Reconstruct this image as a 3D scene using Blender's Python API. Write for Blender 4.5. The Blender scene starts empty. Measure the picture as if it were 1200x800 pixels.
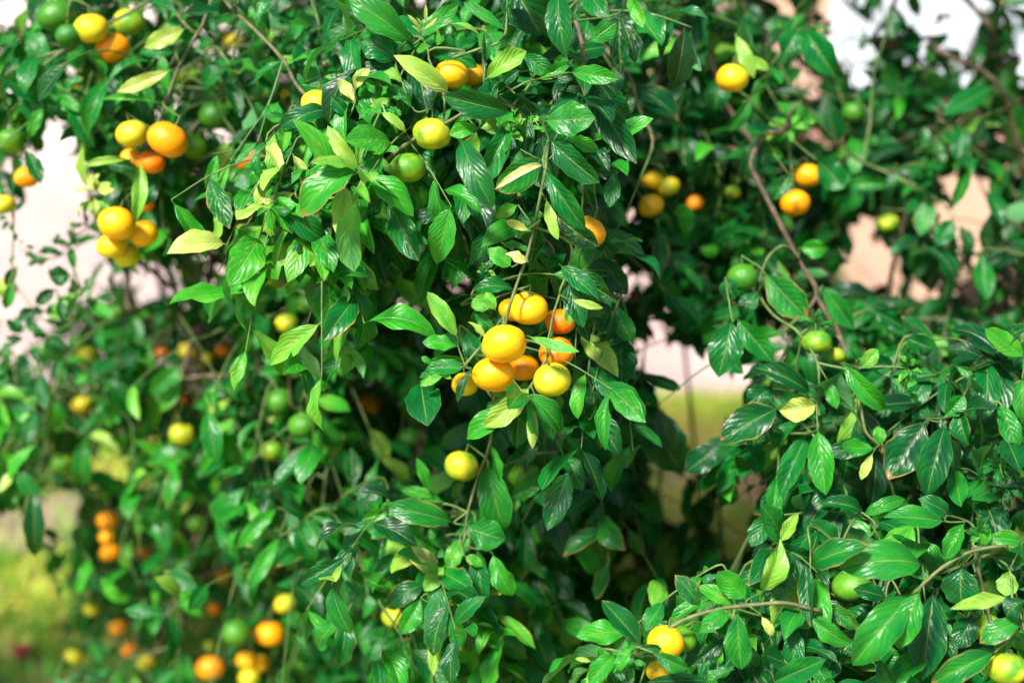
import bpy, math, random
import numpy as np
from mathutils import Vector, Matrix, Euler

random.seed(11); rng = np.random.default_rng(11)
S = bpy.context.scene; COL = S.collection
R = math.radians

# ---------------------------------------------------------------- camera, sky, sun, exposure
cam_d = bpy.data.cameras.new('camera'); cam = bpy.data.objects.new('camera', cam_d); COL.objects.link(cam)
CH = 1.65; PITCH = math.atan(372/1666.7)
cam.location = (0, 0, CH); cam.rotation_euler = (math.pi/2-PITCH, 0, 0)
cam_d.lens = 50; cam_d.sensor_width = 36; cam_d.clip_start = 0.05; cam_d.clip_end = 400
cam_d.dof.use_dof = True; cam_d.dof.focus_distance = 1.67; cam_d.dof.aperture_fstop = 1.8
S.camera = cam
SUN_EL, SUN_AZ = R(46), R(-30)          # from behind the camera's left shoulder
w = bpy.data.worlds.new('World'); S.world = w; w.use_nodes = True
nt = w.node_tree; nt.nodes.clear()
sky = nt.nodes.new('ShaderNodeTexSky'); sky.sky_type = 'NISHITA'; sky.sun_disc = False
sky.sun_elevation = SUN_EL; sky.sun_rotation = math.pi - SUN_AZ*-1
bg = nt.nodes.new('ShaderNodeBackground'); bg.inputs[1].default_value = 0.075
wo = nt.nodes.new('ShaderNodeOutputWorld')
nt.links.new(sky.outputs[0], bg.inputs[0]); nt.links.new(bg.outputs[0], wo.inputs[0])
sd = bpy.data.lights.new('sun', 'SUN'); sd.energy = 4.2; sd.angle = R(9); sd.color = (1, .955, .88)
sun = bpy.data.objects.new('sun', sd); COL.objects.link(sun)
sdir = Vector((math.sin(SUN_AZ)*math.cos(SUN_EL), -math.cos(SUN_AZ)*math.cos(SUN_EL), math.sin(SUN_EL)))  # towards the sun
sun.rotation_euler = sdir.to_track_quat('Z', 'Y').to_euler()
sky.sun_rotation = math.atan2(sdir.x, sdir.y)
S.view_settings.view_transform = 'Standard'; S.view_settings.look = 'None'
S.view_settings.exposure = 1.18; S.view_settings.gamma = 1
S.render.engine = 'CYCLES'
S.cycles.max_bounces = 6; S.cycles.transmission_bounces = 3; S.cycles.use_denoising = True
S.cycles.sample_clamp_indirect = 6

# ---------------------------------------------------------------- helpers
F = 1666.7
MW = Matrix.Translation(cam.location) @ Euler(cam.rotation_euler).to_matrix().to_4x4()
M3 = np.array(MW.to_3x3()); ML = np.array(MW.translation)
def P(px, py, d):
    """a point of the place given as seen in the photograph, D metres in front of the camera"""
    v = np.array([(px-600)/F*d, -(py-400)/F*d, -d]); return M3 @ v + ML
def proj(p):
    q = (np.asarray(p)-ML) @ M3
    d = -q[..., 2]; d = np.where(d < .01, .01, d)
    return 600+q[..., 0]/d*F, 400-q[..., 1]/d*F, d
def nrm(v): return v/np.maximum(np.linalg.norm(v, axis=-1, keepdims=True), 1e-9)
CAMDIR = M3 @ np.array([0, 0, 1.])      # from the tree back to the camera

def tag(o, label=None, cat=None, group=None, kind=None):
    if label: o['label'] = label
    if cat: o['category'] = cat
    if group: o['group'] = group
    if kind: o['kind'] = kind
    return o
def empty(name, loc):
    o = bpy.data.objects.new(name, None); o.location = loc; o.empty_display_size = .1; COL.objects.link(o); return o
def link(name, me, parent=None, mat=None, smooth=True):
    if mat is not None: me.materials.append(mat)
    if smooth:
        me.polygons.foreach_set('use_smooth', np.ones(len(me.polygons), dtype=bool))
    o = bpy.data.objects.new(name, me); COL.objects.link(o)
    if parent is not None:
        o.parent = parent; o.matrix_parent_inverse = Matrix.Translation(-Vector(parent.location)) if parent.parent is None else Matrix.Translation((0,0,0))
    return o
def mesh_np(name, V, Q, nper=4, attrs=None, uv=None):
    me = bpy.data.meshes.new(name)
    me.vertices.add(len(V)); me.vertices.foreach_set('co', np.asarray(V, dtype=np.float32).ravel())
    Q = np.asarray(Q, dtype=np.int32); n = len(Q)
    me.loops.add(n*nper); me.loops.foreach_set('vertex_index', Q.ravel())
    me.polygons.add(n); me.polygons.foreach_set('loop_start', np.arange(n, dtype=np.int32)*nper)
    me.polygons.foreach_set('loop_total', np.full(n, nper, dtype=np.int32))
    if uv is not None:
        l = me.uv_layers.new(name='UVMap'); l.data.foreach_set('uv', np.asarray(uv, dtype=np.float32)[Q.ravel()].ravel())
    for k, a in (attrs or {}).items():
        at = me.attributes.new(k, 'FLOAT', 'POINT'); at.data.foreach_set('value', np.asarray(a, dtype=np.float32))
    me.update(); return me
class MB:
    """collects boxes and faces into one mesh"""
    def __init__(s): s.v = []; s.f = []
    def box(s, x0, x1, y0, y1, z0, z1):
        n = len(s.v); s.v += [(x, y, z) for z in (z0, z1) for y in (y0, y1) for x in (x0, x1)]
        for f in ((0,2,3,1),(4,5,7,6),(0,1,5,4),(2,6,7,3),(0,4,6,2),(1,3,7,5)): s.f.append([n+i for i in f])
        return s
    def build(s, name, mat, parent=None, bevel=0):
        me = bpy.data.meshes.new(name); me.from_pydata(s.v, [], s.f); me.update()
        o = link(name, me, parent, mat, smooth=False)
        if bevel:
            b = o.modifiers.new('bevel', 'BEVEL'); b.width = bevel; b.segments = 2
        return o

# ---------------------------------------------------------------- materials
class NT:
    def __init__(s, name):
        s.m = bpy.data.materials.new(name); s.m.use_nodes = True; s.t = s.m.node_tree; s.t.nodes.clear()
        s.out = s.n('ShaderNodeOutputMaterial')
    def n(s, t, **k):
        x = s.t.nodes.new(t)
        for a, b in k.items(): setattr(x, a, b)
        return x
    def l(s, a, b): s.t.links.new(a, b)
    def math(s, op, a, b=None, c=None, clamp=False):
        x = s.n('ShaderNodeMath', operation=op); x.use_clamp = clamp
        for i, v in enumerate((a, b, c)):
            if v is None: continue
            if isinstance(v, (int, float)): x.inputs[i].default_value = v
            else: s.l(v, x.inputs[i])
        return x.outputs[0]
    def mix(s, f, a, b, mode='MIX'):
        x = s.n('ShaderNodeMix', data_type='RGBA', blend_type=mode)
        for i, v in ((0, f), (6, a), (7, b)):
            if isinstance(v, (int, float)): x.inputs[i].default_value = v
            elif isinstance(v, tuple): x.inputs[i].default_value = (*v[:3], 1)
            else: s.l(v, x.inputs[i])
        return x.outputs[2]
    def ramp(s, f, stops):
        x = s.n('ShaderNodeValToRGB'); e = x.color_ramp.elements
        for i, (p, c) in enumerate(stops):
            if i > 1: e.new(p)
            e[i].position = p; e[i].color = (*c[:3], 1)
        s.l(f, x.inputs[0]); return x.outputs[0]
    def noise(s, scale, detail=3, vec=None, rough=.5, dim='3D', w=None):
        x = s.n('ShaderNodeTexNoise', noise_dimensions=dim); x.inputs['Scale'].default_value = scale
        x.inputs['Detail'].default_value = detail; x.inputs['Roughness'].default_value = rough
        if vec is not None: s.l(vec, x.inputs['Vector'])
        if w is not None: s.l(w, x.inputs['W'])
        return x.outputs[0]
    def obj(s): return s.n('ShaderNodeTexCoord').outputs['Object']
    def attr(s, name): return s.n('ShaderNodeAttribute', attribute_name=name).outputs['Fac']
    def bump(s, h, strength, dist):
        x = s.n('ShaderNodeBump'); x.inputs['Strength'].default_value = strength; x.inputs['Distance'].default_value = dist
        s.l(h, x.inputs['Height']); return x.outputs[0]
    def pbr(s, col, rough=.6, normal=None, spec=.5, **k):
        x = s.n('ShaderNodeBsdfPrincipled')
        if isinstance(col, tuple): x.inputs['Base Color'].default_value = (*col, 1)
        else: s.l(col, x.inputs['Base Color'])
        if isinstance(rough, (int, float)): x.inputs['Roughness'].default_value = rough
        else: s.l(rough, x.inputs['Roughness'])
        x.inputs['Specular IOR Level'].default_value = spec
        for a, b in k.items(): x.inputs[a.replace('_', ' ')].default_value = b
        if normal is not None: s.l(normal, x.inputs['Normal'])
        return x.outputs[0]
    def done(s, sh): s.l(sh, s.out.inputs[0]); return s.m

def leaf_material():
    t = NT('citrus_leaf')
    uv = t.n('ShaderNodeUVMap').outputs[0]; sp = t.n('ShaderNodeSeparateXYZ'); t.l(uv, sp.inputs[0])
    u, v = sp.outputs[0], sp.outputs[1]
    av = t.math('MULTIPLY', t.math('ABSOLUTE', t.math('SUBTRACT', v, .5)), 2)
    age, rnd = t.attr('age'), t.attr('rnd')
    cb = t.n('ShaderNodeCombineXYZ'); t.l(u, cb.inputs[0]); t.l(v, cb.inputs[1]); t.l(t.math('MULTIPLY', rnd, 57.), cb.inputs[2])
    blot = t.noise(2.6, 3, cb.outputs[0])
    fine = t.noise(14, 2, cb.outputs[0])
    a2 = t.math('ADD', age, t.math('MULTIPLY', t.math('SUBTRACT', blot, .5), .38))
    col = t.ramp(a2, [(0, (.0005, .038, .012)), (.22, (.001, .125, .018)), (.45, (.030, .29, .014)), (.66, (.22, .43, .05)), (.85, (.50, .56, .13)), (1, (.74, .64, .30))])
    # side veins: a comb of shallow grooves slanting to the tip
    ph = t.math('ADD', t.math('SUBTRACT', t.math('MULTIPLY', u, 7.), t.math('MULTIPLY', av, 2.6)), t.math('MULTIPLY', blot, 2.2))
    wv = t.math('ABSOLUTE', t.math('SINE', t.math('MULTIPLY', ph, math.pi)))
    vein = t.math('SUBTRACT', 1, t.math('SMOOTH_MIN', t.math('MULTIPLY', wv, 3.0), 1, .3), clamp=True)
    mid = t.math('SUBTRACT', 1, t.math('MULTIPLY', av, 19), clamp=True)
    col = t.mix(t.math('MULTIPLY', vein, .06), col, (.16, .36, .07))
    col = t.mix(t.math('MULTIPLY', mid, .5), col, (.34, .46, .10))
    edge = t.math('MULTIPLY', t.math('SUBTRACT', av, .93, clamp=True), 7, clamp=True)
    col = t.mix(t.math('MULTIPLY', edge, .45), col, (.20, .36, .06))
    # specks, scars and sun-bleached blotches
    spk = t.math('MULTIPLY', t.math('SUBTRACT', t.noise(34, 1, cb.outputs[0]), .73, clamp=True), 9, clamp=True)
    col = t.mix(t.math('MULTIPLY', spk, .5), col, (.34, .30, .10))
    # leaf-miner trails on some leaves, browned rims and tips on others
    trail = t.math('MULTIPLY', t.math('SUBTRACT', 1, t.math('MULTIPLY', t.math('ABSOLUTE', t.math('SUBTRACT', t.noise(4.5, 1, cb.outputs[0]), .5)), 55), clamp=True), t.math('GREATER_THAN', t.math('FRACT', t.math('MULTIPLY', rnd, 13.7)), .90))
    col = t.mix(t.math('MULTIPLY', trail, .4), col, (.36, .42, .16))
    rimv = t.math('MULTIPLY', t.math('SUBTRACT', t.math('ADD', t.math('MULTIPLY', t.math('MAXIMUM', av, u), 1.0), t.math('MULTIPLY', blot, .5)), 1.17, clamp=True), 14, clamp=True)
    col = t.mix(t.math('MULTIPLY', rimv, t.math('GREATER_THAN', t.math('FRACT', t.math('MULTIPLY', rnd, 29.3)), .88)), col, (.30, .17, .05))
    back = t.n('ShaderNodeNewGeometry').outputs['Backfacing']
    col = t.mix(t.math('MULTIPLY', back, .55), col, (.12, .36, .13))
    h = t.math('ADD', t.math('MULTIPLY', t.math('MULTIPLY', wv, wv), t.math('ADD', .22, t.math('MULTIPLY', blot, .5))), t.math('ADD', t.math('MULTIPLY', blot, 1.5), t.math('ADD', t.math('MULTIPLY', fine, .05), t.math('MULTIPLY', mid, -1.0))))
    nb = t.bump(h, .5, .0016)
    rg = t.math('ADD', .27, t.math('ADD', t.math('MULTIPLY', back, .25), t.math('MULTIPLY', fine, .16)))
    p = t.pbr(col, rg, nb, .36)
    tr = t.n('ShaderNodeBsdfTranslucent')
    tc = t.mix(.5, col, (.06, .52, .02)); t.l(tc, tr.inputs[0])
    mx = t.n('ShaderNodeMixShader'); mx.inputs[0].default_value = .22
    t.l(p, mx.inputs[1]); t.l(tr.outputs[0], mx.inputs[2])
    return t.done(mx.outputs[0])
def bark_material():
    t = NT('citrus_bark')
    g = t.attr('green'); n = t.noise(60, 4, t.obj())
    br = t.ramp(n, [(.3, (.045, .03, .02)), (.55, (.13, .085, .055)), (.75, (.26, .19, .13))])
    gr = t.ramp(n, [(.3, (.04, .10, .015)), (.7, (.12, .22, .04))])
    col = t.mix(g, br, gr)
    return t.done(t.pbr(col, .6, t.bump(n, .6, .002)))
def peel_material():
    t = NT('mandarin_peel')
    oi = t.n('ShaderNodeObjectInfo'); sp = t.n('ShaderNodeSeparateColor'); t.l(oi.outputs['Color'], sp.inputs[0])
    ripe, patch = sp.outputs[0], sp.outputs[1]
    ob = t.obj(); rv = t.n('ShaderNodeVectorMath', operation='ADD'); t.l(ob, rv.inputs[0])
    rc = t.n('ShaderNodeCombineXYZ'); t.l(t.math('MULTIPLY', oi.outputs['Random'], 9), rc.inputs[0]); t.l(t.math('MULTIPLY', oi.outputs['Random'], 5), rc.inputs[2]); t.l(rc.outputs[0], rv.inputs[1])
    big = t.noise(22, 3, rv.outputs[0]); med = t.noise(120, 3, rv.outputs[0])
    pores = t.n('ShaderNodeTexVoronoi'); pores.inputs['Scale'].default_value = 760; t.l(ob, pores.inputs['Vector'])
    a = t.math('ADD', ripe, t.math('MULTIPLY', t.math('SUBTRACT', big, .5), t.math('MULTIPLY', patch, 2.6)))
    a = t.math('ADD', a, t.math('MULTIPLY', t.math('SUBTRACT', med, .5), .12))
    col = t.ramp(a, [(0, (.02, .15, .012)), (.26, (.09, .28, .014)), (.44, (.50, .50, .02)), (.60, (.88, .52, .008)), (.79, (.94, .36, .003)), (1, (.92, .17, .002))])
    # pale scuffs
    sc = t.math('MULTIPLY', t.math('SUBTRACT', t.noise(75, 4, rv.outputs[0], .7), .66, clamp=True), 5, clamp=True)
    col = t.mix(t.math('MULTIPLY', sc, .35), col, (.62, .48, .16))
    nb = t.bump(t.math('ADD', pores.outputs['Distance'], t.math('MULTIPLY', med, .8)), .35, .001)
    return t.done(t.pbr(col, .36, nb, .45, Subsurface_Weight=.0))
M_LEAF = leaf_material(); M_BARK = bark_material(); M_PEEL = peel_material()
def calyx_material():
    t = NT('calyx_green'); n = t.noise(300, 2, t.obj())
    return t.done(t.pbr(t.ramp(n, [(.35, (.07, .18, .03)), (.7, (.22, .33, .08))]), .6))
M_CALYX = calyx_material()

# ---------------------------------------------------------------- setting: lawn, paving, house, garden wall
def lawn_material():
    t = NT('lawn_turf'); ob = t.obj()
    a, b, c = t.noise(1.1, 4, ob), t.noise(7, 5, ob, .6), t.noise(70, 3, ob)
    col = t.ramp(b, [(.35, (.07, .17, .02)), (.46, (.34, .40, .05)), (.54, (.60, .48, .08)), (.64, (.60, .42, .16))])
    dirt = t.ramp(c, [(.3, (.22, .13, .075)), (.7, (.46, .32, .22))])
    col = t.mix(t.math('MULTIPLY', t.math('SUBTRACT', a, .50, clamp=True), 6, clamp=True), col, dirt)
    col = t.mix(t.math('MULTIPLY', c, .25), col, (.34, .30, .05))
    return t.done(t.pbr(col, .95, t.bump(t.math('ADD', b, c), .8, .03), .1))
def soft_material(name, c0, c1, scale, rough=.85, bump=.3, bd=.004):
    t = NT(name); n = t.noise(scale, 5, t.obj(), .6)
    return t.done(t.pbr(t.ramp(n, [(.3, c0), (.7, c1)]), rough, t.bump(n, bump, bd), .3))
def paving_material():
    t = NT('pale_concrete'); ob = t.obj(); n = t.noise(2.2, 5, ob, .6)
    br = t.n('ShaderNodeTexBrick'); br.offset = 0; t.l(ob, br.inputs['Vector']); br.inputs['Scale'].default_value = 1
    br.inputs['Brick Width'].default_value = 1.2; br.inputs['Row Height'].default_value = 1.2; br.inputs['Mortar Size'].default_value = .012
    col = t.mix(br.outputs['Fac'], t.ramp(n, [(.35, (.42, .31, .28)), (.65, (.56, .43, .385))]), (.4, .33, .3))
    return t.done(t.pbr(col, .85, t.bump(n, .2, .003), .3))
M_LAWN = lawn_material(); M_PAVE = paving_material()
M_WALL = soft_material('peach_render', (.44, .285, .205), (.55, .37, .275), 5)
M_PLINTH = soft_material('plinth_stone', (.40, .27, .18), (.52, .36, .25), 9)
M_WHITE = soft_material('white_paint', (.54, .57, .63), (.60, .63, .68), 8, .5, .1)
M_SHUT = soft_material('shutter_white', (.46, .51, .60), (.52, .57, .65), 3, .45, .05)
M_GWALL = soft_material('pale_garden_render', (.66, .58, .55), (.78, .71, .68), 3)
M_SOIL = soft_material('red_soil', (.30, .15, .07), (.50, .28, .15), 26, .95, .9, .02)
t = NT('roof_tile'); M_ROOF = t.done(t.pbr(t.ramp(t.noise(8, 4, t.obj()), [(.3, (.28, .10, .06)), (.7, (.45, .2, .12))]), .8))

def sheet(name, x0, x1, y0, y1, z, mat, nx=1, ny=1, amp=0):
    xs, ys = np.linspace(x0, x1, nx+1), np.linspace(y0, y1, ny+1); X, Y = np.meshgrid(xs, ys)
    Z = z + amp*(np.sin(X*2.1+1)*np.cos(Y*1.7)+.5*np.sin(X*5.3+Y*4.1))
    V = np.stack([X, Y, Z], -1).reshape(-1, 3); i = np.arange(ny)[:, None]*(nx+1)+np.arange(nx)[None]
    Q = np.stack([i, i+1, i+nx+2, i+nx+1], -1).reshape(-1, 4)
    return tag(link(name, mesh_np(name, V, Q), None, mat), kind='structure')
sheet('ground', -150, 150, -150, 150, -.03, M_LAWN)
sheet('lawn', -9, 12, -3, 6.3, 0, M_LAWN, 60, 40, .008)
sheet('pavement', -40, 40, 6.32, 22, .03, M_PAVE)
kb = MB().box(-40, 40, 6.27, 6.35, -.02, .045); tag(kb.build('kerb', M_PAVE, None, .008), kind='structure')

# the house on the right: peach wall, plinth, big white shuttered window
hs = empty('house', (4.4, 8.0, 0)); HY = 7.6
def wall_with_hole(x0, x1, z0, z1, hx0, hx1, hz0, hz1, y0, y1):
    m = MB(); m.box(x0, hx0, y0, y1, z0, z1); m.box(hx1, x1, y0, y1, z0, z1); m.box(hx0, hx1, y0, y1, z0, hz0); m.box(hx0, hx1, y0, y1, hz1, z1); return m
WX0, WX1, WZ0, WZ1 = 1.66, 2.75, 1.32, 2.9
wall_with_hole(1.32, 9.2, .03, 3.2, WX0, WX1, WZ0, WZ1, HY, HY+.25).build('wall', M_WALL, hs)
MB().box(1.32, 1.57, HY+.252, 14, .03, 3.2).build('wall', M_WALL, hs)
MB().box(1.29, 9.22, HY-.035, HY-.002, .031, .28).build('plinth', M_PLINTH, hs, .006)
MB().box(1.0, 9.5, HY-.4, 14.2, 3.203, 3.36).build('roof', M_ROOF, hs, .01)
fr = MB(); y = HY-.03
for a in ((WX0, WX0+.08, WZ0, WZ1), (WX1-.08, WX1, WZ0, WZ1), (WX0+.08, WX1-.08, WZ0, WZ0+.08), (WX0+.08, WX1-.08, WZ1-.08, WZ1), (2.165, 2.235, WZ0+.08, WZ1-.08)):
    fr.box(a[0], a[1], y, y+.09, a[2], a[3])
win = fr.build('window', M_WHITE, hs, .004)
sh = MB()
for k in range(34):
    z = WZ0+.085+k*.0425
    sh.box(WX0+.082, 2.163, HY+.0, HY+.02, z, z+.036); sh.box(2.237, WX1-.082, HY+.0, HY+.02, z, z+.036)
o = sh.build('shutter', M_SHUT, win); o.matrix_parent_inverse = Matrix.Identity(4)
o = MB().box(WX0-.06, WX1+.06, HY-.1, HY-.032, WZ0-.05, WZ0-.003).build('sill', M_WHITE, win, .006); o.matrix_parent_inverse = Matrix.Identity(4)
tag(hs, 'peach rendered house with white shuttered window behind the right-hand tree', 'house')
gw = MB().box(-22, 1.0, 17.5, 17.75, .03, 2.3).build('garden_wall', M_GWALL, None, .02)
tag(gw, 'pale pinkish garden wall far behind the tree across the paving', 'wall')
# ---------------------------------------------------------------- where the trees are open and how deep they begin
DENS = ["689999999999999999875457",
        "799999999999999999976678",
        "999999999999999999999999",
        "639999999999999999999999",
        "317999999999999999999867",
        "128999999999999999998766",
        "239999999999999999955756",
        "369999999999999889999999",
        "699999999999999214999999",
        "999999999999999213899999",
        "999999999999999437999999",
        "999999999999999653999998",
        "379999999999999664999999",
        "259999999999999745999999",
        "127999999999999999999999",
        "125899999999999999999999"]
# depth of the outermost foliage, decimetres
DEEP = ["ccccbbbaaaabbbccddddeeee",
        "ccccbbbaaaabbbccddddeeee",
        "ccccbbbaaaabbbccddddeeee",
        "ccccccbaaaabbbddddeeeeee",
        "ddddddcaaaabbdddddeeeeee",
        "dddddddbbbccccddccdeeeee",
        "eeeedddcccddddddccceeeee",
        "eeeeeddddeddddddcccccddd",
        "feeeeeddeeeccdddcbbccccb",
        "ffeeeeddeeedcdddcbbbccbb",
        "fffeeeddeedddeeecbbbbbba",
        "ffffeeedddddeeeecbbbaaaa",
        "gffffeeddbccceeedcbaaaaa",
        "gffffffddbbceeeedbaaaaaa",
        "ggffffffdbbceeecbaaaaaaa",
        "ggffffffeccdeebbaaaaaaaa"]
DM = {'a': 1.84, 'b': 1.95, 'c': 2.08, 'd': 2.22, 'e': 2.42, 'f': 2.62, 'g': 2.8}
def cell(px, py):
    i = min(max(int(py//50), 0), 15); j = min(max(int(px//50), 0), 23); return int(DENS[i][j]), DM[DEEP[i][j]]
GAPS = [
 [(52,158),(74,150),(88,178),(93,230),(100,252),(112,300),(108,340),(80,350),(60,375),(35,408),(0,420),(0,262),(20,250),(45,222)],
 [(150,318),(176,312),(192,335),(186,352),(160,345)], [(118,285),(106,300),(112,318)], [(0,0),(40,0),(22,22),(8,36),(0,36)],
 [(968,55),(1000,38),(1028,58),(1024,102),(1002,116),(983,95)], [(1045,-10),(1152,-10),(1146,32),(1110,48),(1060,44)],
 [(893,0),(925,0),(938,25),(915,22)], [(1110,62),(1140,60),(1138,78),(1108,80)], [(960,10),(985,20),(970,40)],
 [(1105,195),(1150,205),(1160,240),(1148,285),(1112,300),(1088,275),(1105,240)],
 [(995,240),(1012,252),(1045,300),(1060,330),(1010,352),(980,347),(962,332),(1000,300)],
 [(1072,322),(1100,330),(1090,352),(1066,350)], [(1120,345),(1140,320),(1150,335),(1128,368)],
 [(1098,128),(1122,125),(1122,150),(1100,152)], [(1052,168),(1068,165),(1070,185),(1054,188)],
 [(762,412),(800,402),(842,446),(880,446),(880,478),(850,488),(845,518),(810,545),(790,502),(766,470)],
 [(888,362),(906,365),(923,405),(919,430),(905,425),(900,390)], [(760,372),(772,372),(774,400),(762,402)],
 [(852,575),(880,570),(886,640),(866,662),(842,655),(852,615)], [(765,548),(795,560),(790,610),(768,600)],
 [(0,600),(30,598),(50,655),(70,700),(72,722),(55,800),(0,800)], [(50,590),(95,570),(80,640),(60,632)],
 [(1000,565),(1030,560),(1028,590),(1004,590)], [(1172,580),(1200,580),(1200,615),(1174,612)],
 [(220,735),(262,690),(250,730),(258,765),(225,770)], [(110,530),(150,525),(150,570),(115,565)], [(725,645),(750,660),(740,690),(722,680)]]
DOTS = [(720,327,13),(736,331,9),(530,337,9),(545,338,6),(467,358,7),(487,372,6),(452,345,6),(738,251,10),(717,255,6),(735,415,8),(300,268,8),(385,32,6),(962,3,9),
        (948,103,12),(950,160,9),(975,165,9),(205,340,7),(198,318,8),(500,520,5),(540,470,6),(412,30,5),(770,88,6),(935,80,10),(690,30,5),(1130,95,9),(130,320,8),
        (205,430,5),(60,440,7),(365,390,6),(390,470,5),(700,640,7),(670,655,7),(770,160,5),(830,310,5)]
def in_gap(px, py):
    px = np.atleast_1d(px); py = np.atleast_1d(py); out = np.zeros(px.shape, bool)
    for g in GAPS:
        x0, x1 = min(a for a, _ in g), max(a for a, _ in g); y0, y1 = min(b for _, b in g), max(b for _, b in g)
        m = (px > x0) & (px < x1) & (py > y0) & (py < y1)
        if not m.any(): continue
        ins = np.zeros(px.shape, bool)
        for (ax, ay), (bx, by) in zip(g, g[1:]+g[:1]):
            if ay == by: continue
            c = ((ay > py) != (by > py)) & (px < (bx-ax)*(py-ay)/(by-ay)+ax); ins ^= c
        out |= ins & m
    for x, y, r in DOTS: out |= (px-x)**2+(py-y)**2 < (r*1.25)**2
    return out

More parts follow.
